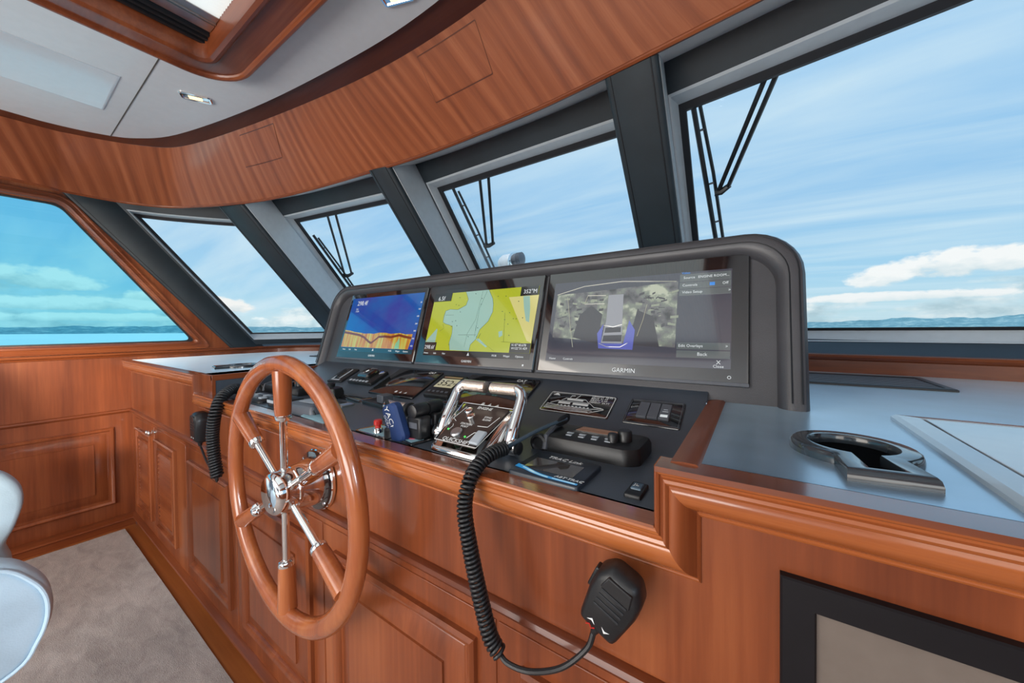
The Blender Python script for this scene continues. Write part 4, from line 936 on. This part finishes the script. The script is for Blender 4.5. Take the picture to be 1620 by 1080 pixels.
# float
t = thing('key_float', 'blue foam key float lettered YACHTS hanging from the key', 'key float', (-.70, .555, ZS+.02))
FK = Fr((-.708, .545, ZS+.034), (.78, .30, -.62), (.50, .1, .86), (.30, -.93, -.05))
FK = Fr((-.715, .548, ZS+.040), (.95, -.10, .30), (-.33, -.05, .93), (.08, -.99, -.03))
obj('foam_body', MB().rring(FK, -.030, .030, -.045, .045, .014, [(0, -.012), (-.002, -.006), (-.002, .006), (.003, .012)], cap=True).rring(FK, -.030, .030, -.045, .045, .014, [(0, -.012), (.003, -.014)], cap=True), NAVY, t)
FKt = Fr(FK.P(-.006, 0, .0122), -FK.v, FK.u, FK.n)
text('YACHTS', FKt.sub(0, .006), .023, WHITE, t, align='CENTER', w=.0003); text('OCEAN', FKt.sub(-.004, -.012), .012, WHITE, t, align='CENTER', w=.0003)
obj('strap', MB().tube([FK.P(-.01, .045, 0), FK.P(-.02, .058, -.005), FK.P(-.035, .055, -.012), Vector((-.735, .545, ZS+.026))], .004, 8), BLK, t)

# ------------------------------------------------------------------ instruments at the far-left end of the shelf
def pod(x, y, w, h, z, label, name='control_pod', mat=GREY, rot=0):
    t = thing(name, label, 'control', (x, y, ZS)); f = FLAT.sub(x, y, 0, rot)
    obj('case', MB().rring(f, -w, w, -h, h, min(w, h)*.35, [(0, 0), (0, z*.5), (.006, z*.85), (.018, z)], cap=True), mat, t)
    return t, f
t, f = pod(-1.185, .585, .075, .045, .034, 'rounded grey autopilot pod seen inside the wheel rim', 'autopilot_pod', GREY, 4)
obj('label_face', MB().rring(f, -.045, .045, -.02, .022, .01, [(0, .0342), (.001, .0352)], cap=True), LGREY, t)
t, f = pod(-1.08, .555, .075, .024, .006, 'flat plate with small toggle just behind the sill at the wheel rim', 'toggle_plate', PALE, -3)
obj('toggle', MB().tube([f.P(.03, 0, .004), f.P(.032, -.004, .026)], [.004, .003], 8), BLK, t)
obj('toggle', MB().tube([f.P(-.03, 0, .004), f.P(-.032, -.004, .02)], [.004, .003], 8), BLK, t)
t, f = pod(-1.56, .585, .080, .045, .014, 'flat dark keypad with two rows of keys left of the top spoke', 'keypad', BLK, 3)
for i in range(4):
    for j in range(2): obj('key', MB().box(-.062+i*.033, -.038+i*.033, -.028+j*.030, -.008+j*.030, .013, .018, f), LGREY if (i+j) % 2 else GREY, t, bevel=.001)
t, f = pod(-1.37, .590, .060, .040, .030, 'dark block with white edge strip just left of the top spoke', 'switch_block', BLK, 0)
obj('edge_strip', MB().box(-.05, .05, -.042, -.039, .012, .022, f), LGREY, t)
t, f = pod(-1.24, .69, .085, .028, .010, 'thin polished metal strip tray behind the autopilot pod', 'metal_tray', ALU, 0)
obj('dark_inset', MB().box(-.06, .06, -.012, .012, .0095, .0115, f), BLK, t)
t, f = pod(-1.36, .745, .040, .030, .045, 'black corded hand control behind the rim of the wheel', 'hand_control', BLK, 20)
obj('knob', MB().lathe([(.014, .04), (.016, .055), (.010, .06)], f.sub(0, 0), n=16), BLK, t)
t, f = pod(-1.26, .79, .095, .040, .010, 'slim black multi-function display lying below the joystick control', 'slim_display', BLKG, -4)
obj('screen_area', MB().box(-.075, .075, -.022, .026, .0098, .0112, f), SMOKE, t)
t, f = pod(-1.70, .60, .03, .03, .016, 'small square black socket beside the left end of the sill', 'mic_socket', BLK, 0)

# ------------------------------------------------------------------ hand microphones with coiled cords
def coil(path, R=.0112, r=.0028, turns=40, per=12):
    P = cr(path, 16); Ls = [0]
    for i in range(1, len(P)): Ls.append(Ls[-1]+(P[i]-P[i-1]).length)
    T = Ls[-1]; out = []; up = Vector((0, 1, 0)); N = turns*per; fr = []
    for k in range(N+1):
        s = T*k/N; i = 0
        while i < len(Ls)-2 and Ls[i+1] < s: i += 1
        u = (s-Ls[i])/max(1e-9, Ls[i+1]-Ls[i]); p = P[i].lerp(P[i+1], u); t = (P[i+1]-P[i]).normalized()
        x = up.cross(t).normalized(); y = t.cross(x); up = y
        a = 2*math.pi*k/per; out.append(p+(x*math.cos(a)+y*math.sin(a))*R)
    return out
def mic(label, fr, cl, plug, tail, turns, s=1.0, cR=.0112, cr_=.0032):
    t = thing('radio_microphone', label, 'microphone', tuple(fr.o), 'hand microphones')
    W_, H_, T_ = .034*s, .050*s, .020*s
    def lp(k, w, dh=0): return [fr.P(a, b_, w) for a, b_ in roundpoly([(-W_*.80*k, -H_*k), (W_*.80*k, -H_*k), (W_*k, H_*.1*k), (W_*.96*k, H_*.62*k), (W_*.55*k, H_*k+dh), (-W_*.55*k, H_*k+dh), (-W_*.96*k, H_*.62*k), (-W_*k, H_*.1*k)], .007*s, 3)]
    obj('body', MB().loops([lp(.90, -T_), lp(1, -T_*.6), lp(1, T_*.35), lp(.93, T_*.75), lp(.80, T_)], cap0=True, cap1=True), BLK, t, ang=50)
    g = MB()
    for k in range(5): g.box(-W_*.55, W_*.55, -H_*.20+k*.0085*s, -H_*.20+k*.0085*s+.0035*s, T_-.001, T_+.0012, fr)
    obj('grille_ribs', g, RUBBER, t, bevel=.0006)
    obj('brow', MB().prism([(-W_*.62, H_*.42), (W_*.62, H_*.42), (W_*.5, H_*.80), (-W_*.5, H_*.80)], T_*.9, T_+.003, fr), BLK, t, bevel=.0015)
    obj('talk_key', MB().box(-W_-.003, -W_+.004, -H_*.1, H_*.55, -T_*.5, T_*.3, fr), BLK, t, bevel=.002)
    a = MB(); flat(a, fr, [(-.016*s, -.036*s), (-.010*s, -.030*s), (-.004*s, -.036*s), (-.010*s, -.0335*s)], T_+.0006); flat(a, fr, [(.004*s, -.030*s), (.010*s, -.036*s), (.016*s, -.030*s), (.010*s, -.0325*s)], T_+.0006)
    obj('arrow_marks', a, WHITE, t, smooth=False)
    obj('red_mark', MB().tube([fr.P(x*s, y*s, T_+.0005) for x, y in ((-.014, -.044), (-.010, -.040), (-.006, -.044), (-.002, -.040))], .0008*s, 5), RED, t)
    obj('hang_clip', MB().lathe([(.010*s, -T_-.012*s), (.010*s, -T_)], fr, n=14), CHROME, t)
    obj('strain_relief', MB().tube([fr.P(0, -H_*.96, 0), fr.P(0, -H_*1.15, 0), fr.P(0, -H_*1.35, 0)], [.0085*s, .007*s, .0042*s], 10), BLK, t)
    c = coil(cl, R=cR, turns=turns)
    obj('coiled_cord', MB().tube(c, cr_, 6), BLK, t, ang=80)
    tl = cr([cl[-1]]+tail+[tuple(fr.P(0, -H_*1.3, 0))], 6); obj('cord_tail', MB().tube(tl, .0042, 8), BLK, t)
    if plug:
        pp = cr([plug, tuple(Vector(plug).lerp(Vector(cl[0]), .5)+Vector((0, 0, .004))), cl[0]], 5); obj('cord_lead', MB().tube(pp, .0042, 8), plain('slate_cord', (.05, .08, .11), .35), t)
        obj('plug', MB().lathe([(.009, -.006), (.011, 0), (.011, .018), (.008, .024), (.005, .03)], Fr(Vector(plug), Z, Y, (Vector(cl[0])-Vector(plug)).normalized()), n=14), BLK, t)
    return t
ux = Vector((.86, -.12, -.42)).normalized()
F2 = Fr((-.163, .478, .874), (.90, 0, -.43), (.43, 0, .90), (0, -1, 0))
mic('large black hand microphone hanging on the console front under the right divider', F2, [(-.407, .57, 1.013), (-.413, .53, 1.012), (-.418, .498, 1.000), (-.417, .470, .975), (-.416, .458, .935), (-.402, .455, .875), (-.383, .455, .805), (-.362, .455, .745), (-.345, .457, .722)], (-.350, .725, 1.045), [(-.325, .455, .716), (-.286, .458, .722), (-.235, .462, .752), (-.20, .472, .79)], 52)
obj_pl = MB()
F1 = Fr((-1.95, .500, .845), (.95, 0, -.05), (.05, 0, 1), (0, -1, 0))
mic('smaller black hand microphone hanging at the left end below the shelf', F1, [(-1.76, .585, 1.005), (-1.72, .545, 1.018), (-1.672, .495, .998), (-1.650, .468, .945), (-1.662, .462, .87), (-1.655, .462, .79), (-1.632, .464, .715)], (-1.80, .62, .995), [(-1.66, .47, .690), (-1.72, .48, .695), (-1.82, .485, .725), (-1.89, .49, .755)], 42, s=1.25, cR=.0165, cr_=.0050)

# ------------------------------------------------------------------ steering wheel
R_ = .335; tr_ = .025
CW = Vector((-1.031, .435, .826))
wh = thing('steering_wheel', 'large cherry-rimmed wheel with six chrome spokes on a chrome hub', 'steering wheel', tuple(CW))
FWh = Fr(CW, X, Z, -Y)
mrim = wood('cherry_rim', 2, (.20, .045, .013), (.33, .085, .025), (.45, .145, .045), coat=.8, rough=.26, bands=12)
loopsr = []
for k in range(97):
    a = 2*math.pi*k/96; rad = X*math.cos(a)+Z*math.sin(a); loopsr.append([CW+rad*R_+rad*tr_*math.cos(b_)+Y*tr_*.80*math.sin(b_) for b_ in [2*math.pi*j/20 for j in range(20)]])
obj('rim', MB().loops(loopsr), mrim, wh, ang=80)
obj('hub', MB().lathe([(.002, .040), (.044, .039), (.051, .034), (.055, .026), (.055, -.012), (.0575, -.014), (.0575, -.018), (.058, -.022), (.067, -.076), (.067, -.080)], FWh, n=44), CHROME, wh, ang=35)
obj('hub_bolt', MB().lathe([(.006, .038), (.006, .043), (.002, .044)], FWh.sub(.012, -.022), n=6), CHROME, wh)
obj('mounting_flange', MB().lathe([(.060, -.072), (.080, -.074), (.082, -.078), (.082, -.092), (.060, -.094)], FWh, n=44), BLKG, wh, ang=30)
obj('flange_ring', MB().lathe([(.081, -.080), (.085, -.083), (.085, -.091), (.081, -.094)], FWh, n=44, cap=False), CHROME, wh)
for k in range(4):
    a = math.radians(45+90*k); obj('flange_screw', MB().lathe([(.005, -.075), (.005, -.072), (.002, -.071)], FWh.sub(.074*math.cos(a), .074*math.sin(a)), n=8), CHROME, wh)
for k in range(6):
    a = math.radians(90+60*k); d = X*math.cos(a)+Z*math.sin(a); side = Y.cross(d)
    fs = Fr(CW, side, Y, d)
    obj('spoke', MB().lathe([(.014, .046), (.014, .054), (.0092, .058), (.0092, .192)], fs, n=16), CHROME, wh)
    obj('ferrule', MB().lathe([(.011, .184), (.018, .188), (.020, .193), (.020, .199), (.018, .201)], fs, n=18), CHROME, wh)
    obj('wood_grip', MB().lathe([(.0185, .199), (.0200, .212), (.0235, .318)], fs, n=20), mrim, wh, ang=50)

# ------------------------------------------------------------------ things on the counter
def cup(loc, rot, label):
    t = thing('cup_holder', label, 'cup holder', loc, 'cup holders'); f = Fr(loc, (math.cos(rot), math.sin(rot), 0), (-math.sin(rot), math.cos(rot), 0), Z)
    # ring with a squared mug-handle slot towards -v
    def outl(R, hw, L, n=26):
        a0 = math.asin(hw/R); out = []
        for k in range(n+1):
            a = -math.pi/2+a0+(2*math.pi-2*a0)*k/n; out.append((R*math.cos(a), R*math.sin(a)))
        return out+[(-hw*1.12, -L), (hw*1.12, -L)]
    RO, HO, LO = .070, .036, .118; RI, HI, LI = .047, .014, .100
    o0, i0 = outl(RO, HO, LO), outl(RI, HI, LI)
    lp = lambda pts, z, k=1: [f.P(a*k, b_*k, z) for a, b_ in pts]
    mb = MB().loops([lp(o0, 0), lp(o0, .006), lp(o0, .012, .975), lp(o0, .0145, .93), lp(i0, .0145, 1.04), lp(i0, .011), lp(i0, .0006)])
    obj('rim', mb, BLK if rot > 50 else plain('satin_black_ring', (.03, .04, .05), .22, coat=1), t, ang=50)
    obj('well_shade', MB().prism(i0, .0004, .0012, f), plain('well_shade_black', (.006, .007, .008), rough=1, spec=0), t, smooth=False)  # flat black sheet painting the shade of a deep well
cup((.112, .688, ZC), math.radians(8), 'black cup holder with handle slot on the counter right of the divider')
cup((-2.16, .73, ZC), math.radians(-8), 'black cup holder on the far-left counter behind the wheel')
t = thing('counter_hatch', 'pale glossy hatch lid in a sloping frame on the counter near the cup holder', 'hatch', (.45, .75, ZC))
PALEH = plain('pale_gloss_lid', (.66, .74, .80), rough=.16, coat=1, noise=.02); 
obj('bevel_frame', MB().ring(FLAT.sub(0, 0, ZC-ZS), .213, .90, .545, .972, [(0, 0), (0, .006), (.006, .011), (.030, .013), (.032, .010)]), plain('pale_frame', (.50, .60, .68), rough=.2, coat=1, noise=.02), t, smooth=False)
obj('lid', MB().box(.248, .865, .58, .937, ZC+.002, ZC+.0125), PALEH, t, bevel=.001)
def vent(x0, x1, y0, y1, label):
    t = thing('defrost_vent', label, 'vent', ((x0+x1)/2, (y0+y1)/2, ZC), 'counter vents')
    f = FLAT.sub(0, 0, ZC-ZS)
    obj('frame', MB().ring(f, x0, x1, y0, y1, [(0, 0), (0, .005), (.003, .007), (.018, .007), (.020, .003)]), BLK, t, smooth=False)
    s = MB(); y = y0+.03
    while y < y1-.03: s.box(x0+.02, x1-.02, y, y+.010, .001, .005, f); y += .022
    obj('slats', s, GREY, t, smooth=False)
vent(.02, .44, 1.43, 1.70, 'flat black slatted vent on the counter beside the hood, below the wide pane')
vent(-2.55, -2.15, 1.25, 1.42, 'flat black slatted vent on the counter left of the hood')

# built-in black framed glass front
t = thing('glass_front_cooler', 'black framed glass door built into the console under the right counter', 'appliance', (.12, .53, .70))
obj('door_frame', MB().ring(FF, .0235, .3, .38, .955, [(0, 0), (0, .010), (.002, .012), (.031, .012), (.033, .009), (.033, .0)]), plain('matte_black_frame', (.010, .009, .011), rough=.5, spec=.2), t, smooth=False)
obj('glass', MB().box(.05, .27, .40, .925, .001, .004, FF), plain('smoky_door_glass', (.17, .14, .12), rough=.06, coat=.8), t, smooth=False)

# ------------------------------------------------------------------ white leather helm chair (bottom-left corner)
ch = thing('helm_chair', 'white leather helm chair with piped seat bolster and padded arms', 'chair', (-1.78, -.30, 0))
def extr(pts, x0, x1, rr=.02):
    n = len(pts); cx = sum(p[0] for p in pts)/n; cz = sum(p[1] for p in pts)/n
    L_ = []
    for k, x in ((.90, x0), (.97, x0+rr*.3), (1, x0+rr), (1, x1-rr), (.97, x1-rr*.3), (.90, x1)): L_.append([Vector((x, cx+(y-cx)*k, cz+(z-cz)*k)) for y, z in pts])
    return MB().loops(L_, cap0=True, cap1=True)
pad = [(p.x, p.y) for p in cr([Vector((.058, .632, 0)), Vector((.083, .555, 0)), Vector((.066, .470, 0)), Vector((.005, .405, 0)), Vector((-.25, .36, 0)), Vector((-.50, .40, 0)), Vector((-.52, .55, 0)), Vector((-.46, .665, 0)), Vector((-.20, .720, 0)), Vector((-.01, .694, 0))], 6, closed=True)]
near = obj('arm_pad', extr(pad, -1.60, -1.50, .03), LEAW, ch, ang=70)
obj('piping', MB().tube([Vector((-1.502, y, z)) for y, z in [(-.216+(a+.216)*.965, .54+(b_-.54)*.965) for a, b_ in pad]], .0045, 8, closed=True), LEAW, near)
far = [(p.x, p.y) for p in cr([Vector((.013, .788, 0)), Vector((.050, .735, 0)), Vector((.058, .676, 0)), Vector((.040, .60, 0)), Vector((.020, .545, 0)), Vector((.030, .47, 0)), Vector((-.02, .36, 0)), Vector((-.30, .34, 0)), Vector((-.48, .42, 0)), Vector((-.48, .70, 0)), Vector((-.25, .81, 0)), Vector((-.05, .815, 0))], 6, closed=True)]
obj('arm_pad', extr(far, -2.15, -2.05, .03), LEAW, ch, ang=70)
obj('seat', extr([(p.x, p.y) for p in cr([Vector((-.02, .50, 0)), Vector((-.005, .45, 0)), Vector((-.03, .38, 0)), Vector((-.48, .38, 0)), Vector((-.48, .50, 0)), Vector((-.2, .515, 0))], 5, closed=True)], -2.05, -1.60, .02), LEAW, ch, ang=70)
bk = [(p.x, p.y) for p in cr([Vector((-.42, .68, 0)), Vector((-.40, .9, 0)), Vector((-.46, 1.15, 0)), Vector((-.54, 1.30, 0)), Vector((-.62, 1.26, 0)), Vector((-.58, 1.0, 0)), Vector((-.54, .68, 0))], 5, closed=True)]
obj('backrest', extr(bk, -2.08, -1.60, .04), LEAW, ch, ang=70)
obj('pedestal', MB().lathe([(.20, .012), (.20, .025), (.05, .045), (.045, .36)], Fr((-1.83, -.28, 0), X, Y, Z), n=28), ALU, ch, ang=40)

# ------------------------------------------------------------------ wipers outside the windscreen
def wiper(label, plane, top, bot, arms, joint):
    o0, nn = Vector(plane[0]), Vector(plane[1]).normalized()
    t = thing('windscreen_wiper', label, 'wiper', top, 'pantograph wipers')
    out = nn*.0
    T_, B_ = Vector(top), Vector(bot)
    obj('blade', MB().tube([T_+out, B_+out], .009, 6), RUBBER, t)
    obj('blade_rail', MB().tube([T_.lerp(B_, .04)+X*.018+nn*.01, T_.lerp(B_, .35)+X*.026+nn*.012, T_.lerp(B_, .95)+X*.022+nn*.01], .0065, 6), BLK, t)
    for k in (.15, .4, .6, .85): obj('rail_link', MB().tube([T_.lerp(B_, k), T_.lerp(B_, k)+X*.024+nn*.01], .004, 6), GREY, t)
    for a, c in arms: obj('arm', MB().tube([Vector(a)+nn*.012, Vector(c)+nn*.012], .008, 8), BLK, t)
    j = [Vector(p)+nn*.014 for p in joint]
    obj('arm_joint', MB().tube(j, [.016, .013, .010], 8), BLK, t)
Cn, Bn, Dn = ((0, 1.47, 2.011), (0, 1, .8)), ((-2.673, 1.27, 2.011), (-.156, 1, .8)), ((-.2025, 1.44, 2.011), (.158, 1, .8))
wiper('wiper on the pane second from the side window', Bn, (-2.650, 1.345, 1.935), (-2.650, 1.80, 1.37), [((-2.35, 1.25, 2.10), (-2.628, 1.559, 1.659)), ((-2.26, 1.255, 2.10), (-2.549, 1.568, 1.662))], [(-2.655, 1.56, 1.66), (-2.60, 1.57, 1.655), (-2.54, 1.568, 1.668)])
wiper('wiper on the middle pane behind the hood', Cn, (-1.379, 1.459, 2.024), (-1.375, 1.92, 1.45), [((-1.145, 1.38, 2.12), (-1.334, 1.686, 1.741)), ((-1.082, 1.375, 2.13), (-1.285, 1.685, 1.743))], [(-1.352, 1.69, 1.736), (-1.32, 1.694, 1.732), (-1.28, 1.689, 1.742)])
wiper('wiper on the wide pane at the right', Dn, (-.186, 1.40, 2.05), (-.121, 1.90, 1.42), [((.085, 1.30, 2.13), (-.122, 1.62, 1.770)), ((.115, 1.295, 2.13), (-.090, 1.611, 1.774))], [(-.135, 1.62, 1.765), (-.115, 1.622, 1.762), (-.085, 1.611, 1.778)])
# searchlight on the foredeck
t = thing('searchlight', 'round deck searchlight peeking over the hood outside the middle pane', 'searchlight', (-1.76, 2.6, 1.2))
obj('lamp_body', MB().lathe([(.01, -.09), (.06, -.085), (.082, -.05), (.085, .04), (.08, .05)], Fr((-1.79, 2.6, 1.81), Y, Z, X), n=24), LGREY, t)
obj('lamp_rim', MB().lathe([(.086, .04), (.09, .05), (.09, .07), (.07, .075)], Fr((-1.79, 2.6, 1.81), Y, Z, X), n=24), CHROME, t)
obj('heat_fins', MB().lathe([(.05, .07), (.055, .09), (.045, .10), (.055, .11), (.045, .12), (.055, .13), (.03, .14)], Fr((-1.79, 2.6, 1.84), Y, Z, X), n=20), GREY, t)
obj('post', MB().tube([(-1.79, 2.6, 1.2), (-1.79, 2.6, 1.75)], .03, 12), LGREY, t)
fd = obj('foredeck', MB().box(-3.4, 1.6, 2.3, 6.5, 1.0, 1.18), plain('white_deck', (.84, .86, .87), rough=.5), kind='structure')

# ------------------------------------------------------------------ sea and far shore
H0 = 4.2
tilt = Matrix.Rotation(math.radians(.36), 4, fwd) @ Matrix.Rotation(math.radians(.0), 4, rt)
def env(p):
    d = Vector(p)-EYE
    # boat lies a few tenths of a degree out of level with the sea
    n_roll = math.tan(math.radians(.36)); n_pitch = -.0088
    return Vector((p[0], p[1], p[2]+n_pitch*d.dot(fwd)-n_roll*d.dot(rt)))
sea = MB(); rr = [3, 8, 20, 60, 200, 800, 3000, 9000]
NA = 48
for r_ in rr:
    for k in range(NA): sea.v.append(env((r_*math.cos(2*math.pi*k/NA)*1.0-.9, r_*math.sin(2*math.pi*k/NA)-1, EYE.z-H0)))
for i in range(len(rr)-1):
    for k in range(NA): sea.f.append((i*NA+k, i*NA+(k+1) % NA, (i+1)*NA+(k+1) % NA, (i+1)*NA+k))
m, nt, b = pbsdf('sea_water')
tc = nd(nt, 'ShaderNodeTexCoord'); n1 = nd(nt, 'ShaderNodeTexNoise', i_Scale=.8, i_Detail=8.0); nt.links.new(tc.outputs['Object'], n1.inputs[0])
bp = nd(nt, 'ShaderNodeBump', i_Strength=.4, i_Distance=.4); nt.links.new(n1.outputs[0], bp.inputs['Height']); nt.links.new(bp.outputs[0], b.inputs['Normal'])
b.inputs['Base Color'].default_value = (.46, .60, .65, 1); b.inputs['Roughness'].default_value = .4
obj('sea', sea, m, kind='structure')
def shore(name, r_, a0, a1, hfun, mat, seed):
    mb = MB(); random.seed(seed); n = 160; ph = [random.uniform(0, 6.28) for _ in range(5)]
    lo, hi, bk = [], [], []
    for k in range(n+1):
        a = math.radians(a0+(a1-a0)*k/n); d = Vector((-math.sin(a), math.cos(a), 0))
        h = hfun(k/n)*(1+.10*math.sin(14*a+ph[0])+.06*math.sin(41*a+ph[1])+.05*math.sin(97*a+ph[2])+.04*random.uniform(-1, 1))
        lo.append(env(d*r_+Vector((0, 0, EYE.z-H0)))); hi.append(env(d*(r_*1.04)+Vector((0, 0, EYE.z-H0+h)))); bk.append(env(d*(r_*1.12)+Vector((0, 0, EYE.z-H0+h*.2))))
    mb.loops([lo, hi, bk], closed=False)
    o = obj(name, mb, mat, kind='structure'); return o
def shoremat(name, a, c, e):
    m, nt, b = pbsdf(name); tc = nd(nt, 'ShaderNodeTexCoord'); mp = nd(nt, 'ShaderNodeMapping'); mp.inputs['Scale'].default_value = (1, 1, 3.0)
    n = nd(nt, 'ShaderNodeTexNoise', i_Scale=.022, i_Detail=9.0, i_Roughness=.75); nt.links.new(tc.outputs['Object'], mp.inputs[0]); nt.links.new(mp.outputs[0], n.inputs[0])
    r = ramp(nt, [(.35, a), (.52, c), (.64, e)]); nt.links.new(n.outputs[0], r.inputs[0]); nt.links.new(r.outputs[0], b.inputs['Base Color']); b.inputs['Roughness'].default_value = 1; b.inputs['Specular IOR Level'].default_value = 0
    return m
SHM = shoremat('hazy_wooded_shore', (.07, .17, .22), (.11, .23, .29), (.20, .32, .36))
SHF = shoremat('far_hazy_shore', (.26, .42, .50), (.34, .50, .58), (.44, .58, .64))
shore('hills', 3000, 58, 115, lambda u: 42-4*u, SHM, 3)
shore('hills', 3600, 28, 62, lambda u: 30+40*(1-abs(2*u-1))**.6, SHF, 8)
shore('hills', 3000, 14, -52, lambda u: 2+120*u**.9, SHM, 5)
